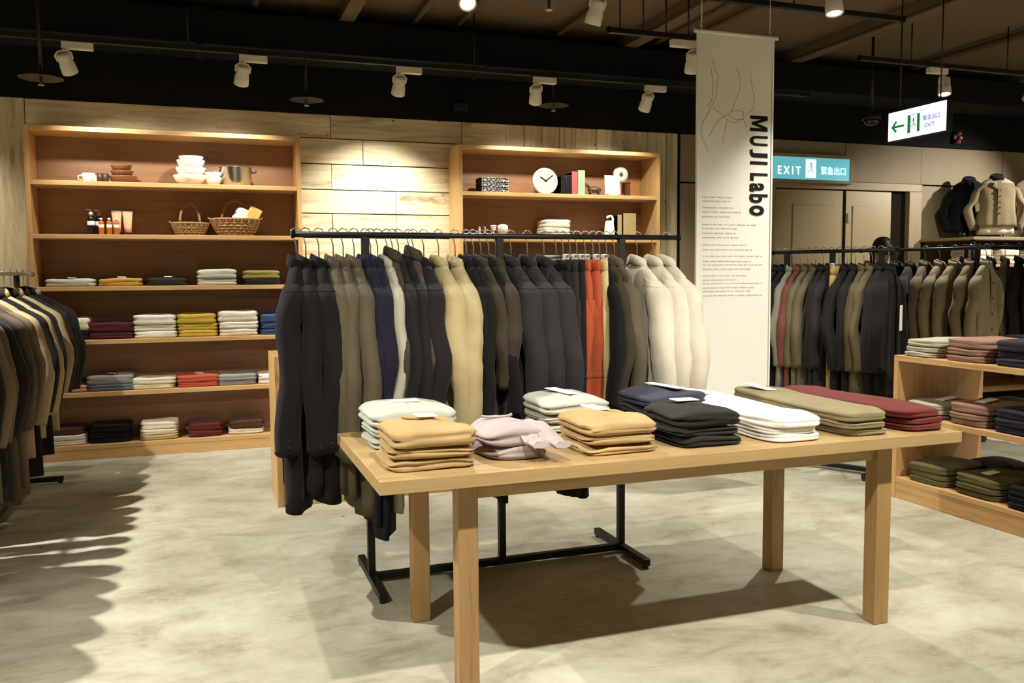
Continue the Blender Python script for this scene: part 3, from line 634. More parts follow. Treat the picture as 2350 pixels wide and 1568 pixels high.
def sring(cx, cy, z, a, b, n, e=2.3, seed=0.0, fold=0.0, k=5):
    pts = []
    for i in range(n):
        t = 2*PI*i/n; c, s = math.cos(t), math.sin(t)
        x = a*math.copysign(abs(c)**(2/e), c); y = b*math.copysign(abs(s)**(2/e), s)
        f = fold*math.sin(k*x/a*1.6+seed) + fold*.8*noise.noise((x*8+seed, z*3.2, s*.6+seed))
        pts.append((cx+x, cy+y+f, z))
    return pts
def coat(name, label, cat, loc, rz, mat, L=.8, hw=.205, th=.05, sl=.60, sr=.064, seed=0, flare=.015, collar=True, cuff=None, buttons=False, placket=False, bow=.03, group=None, front=-1, neck_up=0.0, label_tag=False, belt=None, wr=1.0, trimcol=None, rymax=.2, lean=0.0, seam=False):
    loc = (loc[0], loc[1], loc[2]-.04)
    rn = random.Random(seed*7+1); t = thing(name, label, cat, loc, rz, group); ph = rn.uniform(0, 6)
    n = 32
    tb = min(.042, max(.026, th*.85), max(.024, rymax*.85)); lv = [(-.092+neck_up, .048, .027), (-.106+neck_up*.5, .085, .030), (-.128, .125, (.030+tb)/2), (-.156, .168, tb*.95), (-.190, hw-.008, tb*1.03), (-.225, hw+.002, max(tb, th*.9)), (-.29, hw+.002, max(tb, th*.95))]
    K = 9
    for i in range(1, K+1):
        s = i/K; lv.append((-.29-(L-.29)*s, hw-.012*math.sin(PI*min(1, s*1.4))+flare*s, th*(1+.10*s)))
    rings = [sring(0, -lean*.5*max(0, -z-.2), z, a, min(b, max(rymax*.95, .02)), n, 2.5 if z < -.15 else 2.1, ph, (0.0 if z > -.2 else min(1, (-z-.2)/.4)*.011*wr)) for z, a, b in lv]
    last = lv[-1]
    lb = min(last[2], max(rymax*.95, .02)); rings.append(sring(0, -lean*.5*(L-.2), -L+.004, last[1]-.008, lb-.008, n, 2.5, ph, .011*wr)); rings.append(sring(0, -lean*.5*(L-.25), -L+.05, last[1]-.01, lb-.01, n, 2.5, ph, .011*wr))
    body = MB().loft(rings).build('body', mat, t, True)
    for s in (-1, 1):
        b1, b2, b3 = rn.uniform(-.012, .012), rn.uniform(-.014, .014), rn.uniform(-.022, .022); bw = bow*rn.uniform(.6, 1.3)
        P = smoothpath([(s*(hw-.100), 0, -.150), (s*(hw-.040), 0, -.187), (s*(hw+.004), 0, -.240), (s*(hw+.022+bw*.3), b1, -.34), (s*(hw+.034+bw), b2, -.15-sl*.55), (s*(hw+.024+bw*.7), b3, -.15-sl*.8), (s*(hw+.016+bw*.2), b3*1.1, -.15-sl)], 4)
        m_ = len(P); rr = []; sr_ = []
        for i, p in enumerate(P):
            q = i/(m_-1); r = sr*.94*(.16+.84*min(1, q/.26)**.8)*(1-.20*max(0, q-.3)/.7); tq = min(1, q/.40); tq = tq*tq*(3-2*tq); ry = tb*.8*(1-tq) + min(r*.86, rymax)*tq; p = Vector((p.x, p.y-lean*q, p.z)); P[i] = p
            el = math.exp(-((q-.58)/.16)**2)
            r2 = []
            for k in range(14):
                a = 2*PI*k/14; wn = 1 + wr*((.035+.09*el)*noise.noise((math.cos(a)*1.6+ph, math.sin(a)*1.6+s*3, q*11)) + .035*el*math.sin(q*55+2*math.cos(a+ph)))
                r2.append((p.x+r*wn*math.cos(a), p.y+ry*wn*math.sin(a), p.z-.012*math.cos(a)*s*min(1, q*3)))
            rr.append(r2)
        e = P[-1]; r = sr*.80
        rr.append([(e.x+(x-e.x)*.8, e.y+(y-e.y)*.8, e.z+.002) for x, y, z in rr[-1]]); rr.append([(e.x+(x-e.x)*.95, e.y+(y-e.y)*.95, e.z+.04) for x, y, z in rr[-1]])
        sv = MB().loft(rr).build('sleeve', mat, t, True)
        if seam:
            sring_ = rr[max(3, int(m_*.23))]; MB().tube([tuple(e+(Vector(q_)-e)*1.0) for q_ in sring_ + sring_[:1]], .0028, 5).build('shoulder_seam', mat, sv, True)
        if cuff:
            cr = [[(e.x+r*k*math.cos(2*PI*i/14)*1.02, e.y+r*k*.84*math.sin(2*PI*i/14), z) for i in range(14)] for k, z in ((1.0, e.z+.06), (1.07, e.z+.056), (1.07, e.z+.003), (1.0, e.z-.003), (.86, e.z-.003), (.86, e.z+.03))]
            MB().loft(cr, False, False).build('cuff', mat if cuff is True else cuff, sv, True)
        if buttons:
            for k in range(3): MB().lathe([(.007, 0), (.006, .004)], 10).build('button', M['blackplastic'], sv, loc=(e.x+s*(r+.0), e.y-.012, e.z+.03+k*.028), rot=(0, s*PI/2, 0))
    if collar:
        u = neck_up
        c_ = [[(x, y*1.12, z_ + .5*y*-front - .10*abs(x)) for x, y, z_ in sring(0, 0, z+u, a, b, 20, 2.1)] for z, a, b in ((-.112, .070, .030), (-.085, .058, .027), (-.066, .054, .026), (-.060, .058, .029), (-.070, .066, .034), (-.108, .084, .038), (-.106, .078, .033))]
        MB().loft(c_, False, False).build('collar', trimcol or mat, t, True)
    if placket:
        y = front*(th+.012); MB().loft([[(x, y*k_+front*dy, z) for x, dy in ((-.018, 0), (.018, 0), (.018, -.006), (-.018, -.006))] for k_, z in ((.72, -.13), (.95, -.2), (1.0, -.3), (1.02, -.5), (1.05, -L+.02))]).build('placket', mat, t)
        for k in range(5): MB().lathe([(.008, 0), (.007, .004)], 10).build('button', M['blackplastic'], t, loc=(0, y*1.03+front*.004, -.24-k*(L-.32)/5), rot=(PI/2, 0, 0))
    if label_tag:
        MB().box(-.028, .028, front*(th+.03)-.003, front*(th+.03)+.003, -.50, -.33).build('paper_tag', M['card'], t, bevel=0.003)
        MB().tube([(0, front*(th+.01), -.25), (0, front*(th+.03), -.335)], .002, 5).build('tag_string', M['ink'], t)
    if belt:
        br = [sring(0, 0, z, hw+.022, th+.022, 28, 2.5) for z in (-belt-.022, -belt-.018, -belt+.018, -belt+.022)]
        MB().loft(br).build('belt', trimcol or mat, t, True)
    return t
def trousers(name, label, loc, rz, mat, L=1.05, hw=.15, seed=0, group=None):
    rn = random.Random(seed*3+2); t = thing(name, label, 'trousers', loc, rz, group); ph = rn.uniform(0, 6)
    MB().loft([sring(0, 0, z, a, b, 24, 2.6, ph, .003) for z, a, b in ((-.115, hw-.01, .020), (-.118, hw, .024), (-.165, hw+.002, .026), (-.168, hw-.004, .022))]).build('waistband', mat, t, True)
    MB().loft([sring(0, 0, z, a, b, 24, 2.5, ph, f) for z, a, b, f in ((-.16, hw-.002, .024, 0), (-.24, hw+.008, .032, .004), (-.32, hw+.012, .034, .005), (-.40, hw+.006, .026, .006))]).build('hip', mat, t, True)
    for s in (-1, 1):
        rr = []
        for i in range(9):
            q = i/8; z = -.30-(L-.30)*q
            rr.append(sring(s*(hw*.5+.012*q), rn.uniform(-.003, .003), z, (hw*.565)*(1-.10*q), .036-.004*q, 18, 2.3, ph+s, .006))
        rr.append(sring(s*(hw*.5+.012), 0, -L+.003, hw*.42, .022, 18, 2.3, ph+s, .006)); rr.append(sring(s*(hw*.5+.012), 0, -L+.04, hw*.42, .022, 18, 2.3, ph+s, .006))
        lg = MB().loft(rr).build('leg', mat, t, True)
        MB().loft([sring(s*(hw*.5+.006), 0, z, hw*.545, .0365, 18, 2.3, ph+s, .006) for z in (-.64, -.645, -.655, -.66)]).build('knee_seam', mat, lg, True)
    return t

def clothes_rack(label, p0, p1, z, posts, foot=.28, group='black clothes racks', beam=True, railmat=None, r=.0125):
    """p0->p1 rail ends (x,y); posts = fractions along the rail"""
    a, b = Vector((p0[0], p0[1], 0)), Vector((p1[0], p1[1], 0)); d = b-a; L = d.length; ang = math.atan2(d.y, d.x)
    t = thing('clothes_rack', label, 'clothes rack', a, ang, group); rm = railmat or M['black']
    MB().tube([(0, 0, z), (L, 0, z)], r, 12).build('hanging_rail', rm, t, True)
    for e in (0, L): MB().tube([(e-.006, 0, z), (e+.006, 0, z)], r+.004, 12).build('end_cap', M['blackmat'], t, True)
    for f in posts: MB().box(f*L-.016, f*L+.016, -.016, .016, .04, z-.008).build('post', M['black'], t, bevel=0.002)
    for f in (posts[0], posts[-1]):
        ft = MB().box(f*L-.017, f*L+.017, -foot, foot, .012, .045).build('foot', M['black'], t, bevel=0.003)
        for s in (-1, 1): MB().lathe([(.015, 0), (.016, .012)], 12).build('foot_pad', M['blackplastic'], ft, loc=(f*L, s*(foot-.02), 0))
    if beam: MB().box(posts[0]*L, posts[-1]*L, -.016, .016, .013, .044).build('base_beam', M['black'], t, bevel=0.002)
    return t

# ---- central rack
RX0, RX1, RY, RZ = .3586, 2.2114, 3.762, 1.5442
rl = RX1-RX0
clothes_rack('long black clothes rail behind the wooden table', (RX0, RY), (RX1, RY), RZ, ((.664-RX0)/rl, (1.279-RX0)/rl, (1.898-RX0)/rl), .275)
bkc, gryc, navc, lgc, chc = '#161315', '#504838', '#1e1b29', '#a39f8d', '#1f1b1d'
khc, dkc, brc, cjc, slc, ruc, crc = '#ab9c72', '#151312', '#3a3227', '#2b2729', '#1d1a18', '#a94f30', '#cdc4b0'
# (hook pixel, kind, colour, length, colour word, options)
G = [
 (679, 'c', bkc, 1.11, 'black wool coat', dict(sl=.70, sr=.088, yaw=-.16, buttons=True, th=.06, flare=.03, lean=-.03, rymax=.052)),
 (701, 'c', bkc, 1.05, 'black wool coat', dict(sl=.70, sr=.074, yaw=-.08, buttons=True, flare=.03, lean=.005, rymax=.045)),
 (731, 'c', bkc, 1.08, 'black wool coat', dict(sl=.69, sr=.086, yaw=-.02, buttons=True, th=.055, flare=.03, lean=.016, rymax=.055)),
 (764, 'c', gryc, 1.04, 'grey wool coat', dict(sl=.72, sr=.074, kind='wool')),
 (787, 'c', gryc, 1.08, 'grey wool coat', dict(sl=.74, sr=.084, kind='wool')),
 (812, 'c', gryc, 1.15, 'grey wool coat', dict(sl=.74, sr=.074, kind='wool')),
 (838, 'c', navc, 1.20, 'long navy coat', dict(sl=.62, sr=.05, th=.03)),
 (850, 'c', navc, 1.26, 'long navy coat', dict(sl=.62, sr=.05, th=.03)),
 (866, 'c', navc, 1.24, 'long navy coat', dict(sl=.62, sr=.052, th=.03)),
 (888, 'c', lgc, 1.15, 'light grey knit coat', dict(sl=.64, sr=.056, th=.035, bow=.01, wr=.7, lean=.0)),
 (900, 'c', '#41382c', .80, 'brown quilted jacket with raised collar', dict(sl=.6, sr=.045, th=.035, neck_up=.035)),
 (914, 'c', chc, .86, 'dark charcoal jacket', dict(sl=.64, sr=.074, cuff=True)),
 (938, 'c', chc, .88, 'dark charcoal jacket', dict(sl=.66, sr=.072, cuff=True)),
 (948, 'c', '#463c30', .80, 'brown quilted jacket with raised collar', dict(sl=.6, sr=.05, th=.035, neck_up=.04)),
 (972, 'c', chc, .92, 'dark charcoal jacket', dict(sl=.66, sr=.072, cuff=True)),
 (1006, 'c', khc, .90, 'khaki parka', dict(sl=.66, sr=.070, cuff=True, wr=1.8, kind='woven', trimcol=None)),
 (1044, 'c', khc, .92, 'khaki parka', dict(sl=.67, sr=.076, cuff=True, wr=1.8, kind='woven')),
 (1070, 'c', dkc, .82, 'thin black shirt', dict(sl=.6, sr=.05, th=.03)),
 (1086, 'c', dkc, .80, 'thin black shirt', dict(sl=.6, sr=.05, th=.03)),
 (1103, 'c', brc, 1.12, 'dark brown shirt', dict(sl=.48, sr=.056, th=.03, kind='woven')),
 (1121, 'c', dkc, 1.15, 'thin black shirt', dict(sl=.6, sr=.05, th=.03)),
 (1138, 'c', brc, .86, 'dark brown shirt', dict(sl=.45, sr=.066, th=.035, kind='woven')),
 (1172, 'c', cjc, .88, 'charcoal jacket', dict(sl=.66, sr=.076, th=.05)),
 (1210, 'c', cjc, .86, 'charcoal jacket', dict(sl=.66, sr=.074, th=.05)),
 (1248, 'c', cjc, .88, 'charcoal jacket', dict(sl=.66, sr=.080, th=.05)),
 (1276, 't', slc, 1.20, 'black trousers', {}),
 (1292, 't', '#2c2924', 1.21, 'black trousers', {}),
 (1308, 't', slc, 1.22, 'black trousers', {}),
 (1324, 't', ruc, 1.04, 'rust orange trousers', {}),
 (1343, 't', ruc, 1.06, 'rust orange trousers', {}),
 (1361, 't', '#c2b079', .98, 'pale cream trousers', {}),
 (1376, 'c', dkc, .86, 'dark grey shirt', dict(sl=.6, sr=.05, th=.03, hw=.17)),
 (1392, 'c', brc, .84, 'olive brown shirt', dict(sl=.6, sr=.056, th=.03, hw=.17)),
 (1410, 'c', '#5a513f', .84, 'olive brown shirt', dict(sl=.6, sr=.056, th=.03, hw=.17)),
 (1462, 'c', crc, .90, 'cream coat', dict(sl=.66, sr=.078, th=.05, kind='woven')),
 (1499, 'c', crc, .90, 'cream coat', dict(sl=.66, sr=.074, th=.05, kind='woven')),
 (1529, 'c', crc, .90, 'cream coat', dict(sl=.66, sr=.082, th=.055, cuff=True, kind='woven', bow=.05)),
]
for i, (u, kd, col, L, wd, op) in enumerate(G):
    op = dict(op); xw = at(u, 545, 'y', RY).x; yaw = op.pop('yaw', random.Random(i).uniform(-.06, .06)); kind = op.pop('kind', 'knit')
    lab = '%s, %s garment from the left on the central rail' % (wd, ORD[i]); loc = (xw, RY, RZ+.006)
    us = [g[0] for g in G]; sp_ = min(u-us[i-1] if i else 60, us[i+1]-u if i+1 < len(G) else 60)*.002; sp2 = ((u-us[i-1] if i else 40)+(us[i+1]-u if i+1 < len(G) else 60))*.001
    op.setdefault('rymax', max(.024, .70*sp2+.008)); op.setdefault('seam', 'jacket' in wd or 'cream' in wd or 'black wool' in wd)
    if kd == 'c': coat('coat' if 'coat' in wd or 'parka' in wd else ('jacket' if 'jacket' in wd else 'shirt'), lab, 'coat' if 'coat' in wd or 'parka' in wd else ('jacket' if 'jacket' in wd else 'shirt'), loc, PI/2+yaw, fabric(col, kind), L, seed=i+1, group='garments on the central rail', **op)
    else: trousers('trousers', lab, loc, PI/2+yaw, fabric(col, 'woven'), L, seed=i, group='garments on the central rail')
    hanger('%s holding the %s garment on the central rail' % ('clip hanger' if kd == 't' else 'hanger', ORD[i]), loc, PI/2+yaw, kd == 't', 'hangers on the central rail')

# ---- left rack (runs toward the viewer along the left edge)
LX, LZ = -1.15, 1.40
clothes_rack('clothes rack at the left picture edge with a bright steel rail', (LX, 6.95), (LX, 3.75), LZ, (.17, .83), .22, railmat=plain('bright_rail', '#dcd9d0', .25))
GL = [(6.80, '#1f211c', .72, 'dark green-black jacket with pale collar', dict(sl=.62, sr=.075, trimcol=fabric('#b5ab8b'))), (6.62, '#1c1b18', .70, 'black leather-look jacket', dict(sl=.6, sr=.08)),
      (6.42, '#2f2820', .74, 'dark brown jacket', dict(sl=.6, sr=.07)), (6.22, '#a08d6c', .98, 'khaki trench coat with long pale hem', dict(sl=.58, sr=.06, hw=.225)),
      (6.02, '#1a1818', 1.10, 'long black coat', dict(sl=.62, sr=.06)), (5.80, '#a3926e', .95, 'beige coat', dict(sl=.66, sr=.07)), (5.62, '#1b1a1d', 1.15, 'long black coat', dict(sl=.62, sr=.07)),
      (5.42, '#a28f70', 1.0, 'tan coat', dict(sl=.66, sr=.072)), (5.22, '#6d5b46', 1.16, 'taupe coat with a tied belt', dict(sl=.6, sr=.07, belt=.62, trimcol=fabric('#8c7a58'))), (5.11, '#4a4036', 1.1, 'dark taupe coat', {}), (5.0, '#5c4c3a', 1.16, 'brown coat', dict(sl=.62, sr=.07)), (4.85, '#33302e', 1.1, 'charcoal coat', {}),
      (4.7, '#2a2523', 1.0, 'charcoal coat', {}), (4.55, '#6b5c46', 1.05, 'olive coat', {}), (4.4, '#7a6a52', 1.0, 'taupe jacket', {}), (4.25, '#262322', 1.0, 'black jacket', {}), (4.1, '#1d1b1b', 1.0, 'black jacket', {}), (3.9, '#a39578', .9, 'beige jacket', {})]
for i, (y, col, L, wd, op) in enumerate(GL):
    loc = (LX, y, LZ+.006); yaw = random.Random(i+50).uniform(-.08, .08); op = dict(op); op.setdefault('hw', .215)
    coat('coat' if 'coat' in wd else 'jacket', '%s, %s from the far end of the left rack' % (wd, ORD[i]), 'coat' if 'coat' in wd else 'jacket', loc, yaw, fabric(col, 'woven'), L, seed=i+60, group='garments on the left rack', placket=True, rymax=.06, **op)
    hanger('hanger of the %s garment from the far end of left rack' % ORD[i], loc, yaw, False, 'hangers on the left rack')

# ---- right rack with the black jacket in front
A_, B_ = Vector((3.883, 5.274)), Vector((4.30, 4.52)); dr = (B_-A_); ra = math.atan2(dr.y, dr.x)
clothes_rack('black clothes rail to the right of the banner', A_, B_, 1.517, (.12, .50, .88), .24)
GR_ = [('#191717', 1.0, 'black coat', {}), ('#1b1a1a', 1.0, 'black coat', {}), ('#8f8a7c', .92, 'pale grey shirt', dict(th=.03, sr=.05)), ('#7d4a40', .95, 'reddish brown shirt', dict(th=.03, sr=.05)), ('#6e664f', .95, 'olive shirt', dict(th=.03, sr=.055)),
       ('#675e48', .95, 'olive shirt', dict(th=.03, sr=.055)), ('#2a2725', .95, 'dark grey shirt', dict(th=.03, sr=.055)), ('#2b2629', .95, 'dark plum shirt', dict(th=.03)), ('#b69a58', 1.0, 'golden khaki trousers', None), ('#201d1d', .95, 'black shirt', dict(th=.03)),
       ('#201d1d', 1.0, 'black shirt', dict(th=.03)), ('#5b5039', .92, 'olive jacket', dict(sr=.06)), ('#5f543e', .94, 'olive jacket', dict(sr=.06)), ('#231f1f', .95, 'dark brown jacket', dict(sr=.07)), ('#171515', .92, 'black jacket with a white paper tag', dict(sr=.075, label_tag=True, placket=True, hw=.22))]
for i, (col, L, wd, op) in enumerate(GR_):
    f = .04 + .90*i/(len(GR_)-1); p = A_ + dr*f; loc = (p.x, p.y, 1.517+.006); yaw = ra-PI/2+PI + random.Random(i+9).uniform(-.08, .08)
    lab = '%s, %s garment from the banner on the right rail' % (wd, ORD[i])
    if op is None: trousers('trousers', lab, loc, yaw, fabric(col, 'woven'), L, seed=i+30, group='garments on the right rail')
    else: coat('coat' if 'coat' in wd else ('jacket' if 'jacket' in wd else 'shirt'), lab, 'coat' if 'coat' in wd else ('jacket' if 'jacket' in wd else 'shirt'), loc, yaw, fabric(col, 'woven'), L, seed=i+90, group='garments on the right rail', rymax=.036 if i < 13 else .05, **op)
    hanger('%s of the %s garment from banner on right rail' % ('clip hanger' if op is None else 'hanger', ORD[i]), loc, yaw, op is None, 'hangers on the right rail')
# ---- rack behind with olive shirts
A2, B2 = Vector((5.36, 6.06)), Vector((5.72, 5.05)); dr2 = B2-A2; ra2 = math.atan2(dr2.y, dr2.x)
clothes_rack('far clothes rail with olive shirts behind right shelf unit', A2, B2, 1.556, (.1, .9), .24)
GF = [('#1c1b1c', .9, 'black shirt'), ('#242122', .9, 'black shirt'), ('#1c1b1c', .9, 'black shirt'), ('#2a2624', .9, 'dark shirt'), ('#5b5240', .9, 'olive shirt'), ('#776b53', .9, 'olive shirt'), ('#786d55', .9, 'olive shirt'), ('#6c6049', .9, 'olive shirt'), ('#7d7157', .92, 'olive striped-looking shirt with open front')]
for i, (col, L, wd) in enumerate(GF):
    p = A2 + dr2*(.08+.88*i/(len(GF)-1)); loc = (p.x, p.y, 1.556+.006); yaw = ra2-PI/2+PI + random.Random(i+19).uniform(-.15, .15)
    coat('shirt', '%s, %s garment on the far olive shirt rail' % (wd, ORD[i]), 'shirt', loc, yaw, fabric(col, 'woven'), L, hw=.20, th=.04, sl=.6, sr=.058, seed=i+130, group='shirts on the far rail', placket=(i > 5), wr=1.8, rymax=.055)
    hanger('hanger of the %s garment on the far olive shirt rail' % ORD[i], loc, yaw, False, 'hangers on the far rail')
A3, B3 = Vector((6.66, 6.25)), Vector((7.02, 5.70)); dr3 = B3-A3; ra3 = math.atan2(dr3.y, dr3.x)
clothes_rack('short far clothes rail with dark shirts near right picture edge', A3, B3, 1.60, (.1, .9), .2)
for i, (col, wd) in enumerate((('#1f1d20', 'black shirt'), ('#252229', 'navy shirt'), ('#332f2a', 'charcoal shirt'), ('#6b6250', 'grey-olive shirt'), ('#2a2622', 'dark brown shirt'), ('#25211f', 'dark brown shirt'))):
    p = A3 + dr3*(.08+.84*i/5); loc = (p.x, p.y, 1.606); yaw = ra3-PI/2+PI
    coat('shirt', '%s, %s garment on the short far rail' % (wd, ORD[i]), 'shirt', loc, yaw, fabric(col, 'woven'), .85, hw=.20, th=.04, sl=.58, sr=.055, seed=i+150, group='shirts on the short far rail', wr=1.5)
    hanger('hanger of the %s garment on the short far rail' % ORD[i], loc, yaw, False, 'hangers on the short far rail')

# ------------------------------------------------------------------ wooden table
TX0, TX1, TY0, TY1, TZ = .4744, 2.736, 2.5232, 3.395, .7508
t = thing('display_table', 'long oak display table with folded clothes in the foreground', 'table', ((TX0+TX1)/2, (TY0+TY1)/2, 0)); hxw, hyw = (TX1-TX0)/2, (TY1-TY0)/2
for k in range(6):
    y0 = -hyw + 2*hyw*k/6; bx('top_board', M['table_x'], -hxw, hxw, y0+.0004, y0+2*hyw/6-.0004, TZ-.042, TZ, t, 0.0012)
for sx in (-1, 1):
    for sy in (-1, 1): bx('leg', M['table_z'], sx*.834-.034, sx*.834+.034, sy*.325-.034, sy*.325+.034, 0, TZ-.0425, t, 0.004)
for sy in (-1, 1): bx('apron', M['table_x'], -.80, .80, sy*.325-.012, sy*.325+.012, TZ-.105, TZ-.0425, t)
for sx in (-1, 1): bx('apron', M['table_x'], sx*.834-.012, sx*.834+.012, -.29, .29, TZ-.105, TZ-.0425, t)
CA = ('#ae9163', 'camel'); SG = ('#a9ab9d', 'pale grey-green'); LV = ('#a89a98', 'lavender'); PG = ('#b3b2a4', 'pale grey'); SL = ('#3a3a47', 'slate blue'); BKS = ('#2a2723', 'black'); WT_ = ('#f0eee6', 'white'); KK = ('#8b7f5e', 'olive khaki'); MA = ('#6b302b', 'maroon')
tz = TZ+.0005; TG = 'folded clothes on the wooden table'
stack('folded_sweater', 'sweater', 'at the back left corner of the table', 'sweater', .70, 3.13, tz, .31, .30, [SG, SG, SG], .046, .02, group=TG, hangtag=(.0, .02, .1, .10, .035), neck=True, sag=.014, exp=7, notch=.016, wave=.009, pinch=.018)
stack('folded_sweater', 'sweater', 'at the front left corner of the table', 'sweater', .675, 2.755, tz, .275, .30, [CA, CA, CA], .044, .0, group=TG, hangtag=(.02, .07, .1, .07, .05), neck=True, sag=.014, exp=7, notch=.016, wave=.009, pinch=.018)
stack('folded_sweater', 'sweater', 'with loose sleeves, right of the front camel stack', 'sweater', .975, 2.80, tz, .225, .30, [LV, LV], .055, .05, group=TG, neck=True, sag=.035, exp=3, sleeves=True)
stack('folded_sweater', 'sweater', 'with a white tag at the table back, behind camel', 'sweater', 1.365, 3.20, tz, .28, .30, [PG, PG, PG], .043, -.05, group=TG, hangtag=(.0, .04, .35, .06, .15), sag=.014, exp=7, notch=.016, wave=.009, pinch=.018)
stack('folded_sweater', 'sweater', 'with a white tag at the table front centre', 'sweater', 1.335, 2.77, tz, .27, .31, [CA, CA, CA], .039, .0, group=TG, hangtag=(.0, .09, .25, .06, .10), neck=True, sag=.014, exp=7, notch=.016, wave=.009, pinch=.018)
stack('folded_sweater', 'sweater', 'at the table back near the cream coats', 'sweater', 1.80, 3.20, tz, .28, .30, [SL, SL, SL], .043, .0, group=TG, hangtag=(.03, .02, .45, .055, .17), sag=.014, exp=7, notch=.016, wave=.009, pinch=.018)
stack('folded_sweater', 'sweater', 'between the camel stack and white trousers', 'sweater', 1.685, 2.775, tz, .255, .32, [BKS, BKS, BKS], .042, .03, group=TG, hangtag=(.02, .08, .2, .11, .05), sag=.014, exp=7, notch=.016, wave=.009, pinch=.018)
stack('folded_trousers', 'trousers', 'laid lengthwise on the table', 'trousers', 2.03, 2.975, tz, .235, .80, [WT_, WT_, WT_], .030, .0, 'woven', TG, hangtag=(-.02, .3, .2, .08, .13), sag=.0, exp=6, pinch=.006)
stack('folded_trousers', 'trousers', 'between the white and maroon pairs', 'trousers', 2.345, 2.97, tz, .215, .80, [KK, KK, KK], .032, .0, 'woven', TG, hangtag=(-.02, .28, .1, .055, .16), sag=.004, exp=6, pinch=.006)
stack('folded_trousers', 'trousers', 'at the right end of the table', 'trousers', 2.62, 2.975, tz, .205, .80, [MA, MA, MA], .028, .0, 'woven', TG, sag=.004, exp=6, pinch=.006)

# ------------------------------------------------------------------ low oak unit behind the central rail
t = thing('low_shelf_unit', 'low oak shelf unit behind the black coats', 'shelf unit', (.372, 5.22, 0)); LW, LD, LH = 1.25, .48, .90
bx('side_panel', M['oak_z'], 0, .034, 0, LD, 0, LH, t); bx('side_panel', M['oak_z'], LW-.034, LW, 0, LD, 0, LH, t); bx('top_board', M['oak_x'], .034, LW-.034, 0, LD, LH-.034, LH, t)
bx('back_panel', M['walnut_x'], .034, LW-.034, LD-.012, LD, .02, LH-.034, t); bx('shelf', M['oak_x'], .034, LW-.034, .002, LD-.012, .45, .484, t); bx('shelf', M['oak_x'], .034, LW-.034, .002, LD-.012, .106, .14, t); bx('plinth', M['oak_x'], .034, LW-.034, .004, .03, 0, .106, t)
for k, c_ in enumerate((BK, CH, BK, GR)):
    for z, sn in ((.14, 'lower'), (.484, 'upper')): stack('folded_sweater', 'sweater', ', %s stack on the %s board of low unit' % (ORD[k], sn), 'sweater', .372+.18+k*.29, 5.42, z, .25, .28, [c_]*3, .06, group='folded sweaters in the low unit')

# ------------------------------------------------------------------ right shelf unit (open, runs toward the viewer)
GX0, GX1, GY0, GY1 = 3.92, 4.60, 2.05, 4.13
t = thing('shelf_unit', 'open oak shelf unit with folded trousers at the right edge', 'shelf unit', (GX0, GY0, 0)); gw, gl = GX1-GX0, GY1-GY0
for y0 in (0, gl-.034): bx('end_panel', M['oak_z'], 0, gw, y0, y0+.034, 0, .835, t)
bx('top_board', M['oak_y'], 0, gw, 0, gl, .835, .869, t); bx('shelf', M['oak_y'], 0, gw, .034, gl-.034, .484, .516, t); bx('shelf', M['oak_y'], 0, gw, .034, gl-.034, .10, .13, t)
for x0 in (.004, gw-.03): bx('plinth', M['oak_y'], x0, x0+.026, .034, gl-.034, 0, .10, t)
PB = ('#8e6d5c', 'dusty pink'); NV = ('#2b2933', 'dark navy'); BN = ('#2b2420', 'dark brown'); OG = ('#5f5636', 'olive green'); PT = ('#a8a48f', 'pale grey')
GG = 'folded clothes on the right shelf unit'
def gst(lv, y, cols, h, where, x=None, d=.36, wy=.25, tg=None, what='trousers'):
    z = {'top': .869, 'middle': .516, 'low': .13}[lv]
    stack('folded_trousers', what, where, 'trousers', GX0+.20 if x is None else x, y, z+.0005, wy, d, cols, h, -PI/2, 'woven', GG, hangtag=tg, pinch=.006, exp=5, sag=.004)
gst('top', 3.97, [PT, PT, PT], .035, 'on the far end of the right unit top'); gst('top', 3.66, [PB, PB, PB], .042, 'on top of the right shelf unit', wy=.27)
gst('top', 3.33, [NV, NV, NV], .046, 'on top of the right shelf unit', wy=.28); gst('top', 3.0, [KK, KK], .05, 'on top of the right unit, nearer the viewer')
gst('top', 3.95, [BN, BN, BN], .035, 'behind the pale grey pair on the unit top', x=GX0+.5, d=.26); gst('top', 3.6, [BK, BK, BK], .045, 'behind the pink pair on the unit top', x=GX0+.52, d=.26, tg=(0, 0, .2, .06, .14)); gst('top', 3.25, [BK, BK, BK], .04, 'behind the navy pair on the unit top', x=GX0+.52, d=.26)
gst('middle', 3.93, [PT, PT, PT], .03, 'on the middle board far end', tg=(0, .02, .2, .055, .15)); gst('middle', 3.63, [PB, PB, PB], .04, 'on the middle board', tg=(0, -.02, .2, .055, .15), wy=.26); gst('middle', 3.32, [NV, NV, NV], .042, 'on the middle board', tg=(0, -.02, .2, .055, .15), wy=.28)
gst('middle', 3.0, [BK, BK, BK], .042, 'on the middle board nearer the viewer'); gst('middle', 3.75, [BN, BN, BN], .035, 'behind the pink pair on the middle board', x=GX0+.5, d=.26); gst('middle', 3.4, [DR, BN, BN], .035, 'behind the navy pair on the middle board', x=GX0+.5, d=.26)
gst('low', 3.9, [OG, OG, OG], .038, 'at the far end of the lowest board', wy=.28); gst('low', 3.56, [OG, OG, OG], .038, 'in the middle of the lowest board', wy=.30, tg=(0, -.05, .1, .05, .1)); gst('low', 3.22, [BK, BK, BK], .04, 'on the lowest board', wy=.28); gst('low', 2.9, [BK, BK, BK], .04, 'on the lowest board nearer the viewer', wy=.28)
gst('low', 3.8, [BN, BN, BN], .04, 'behind the far olive pair on lowest board', x=GX0+.5, d=.26); gst('low', 3.45, [BK, BK, BK], .045, 'behind the middle olive pair on lowest board', x=GX0+.5, d=.26)

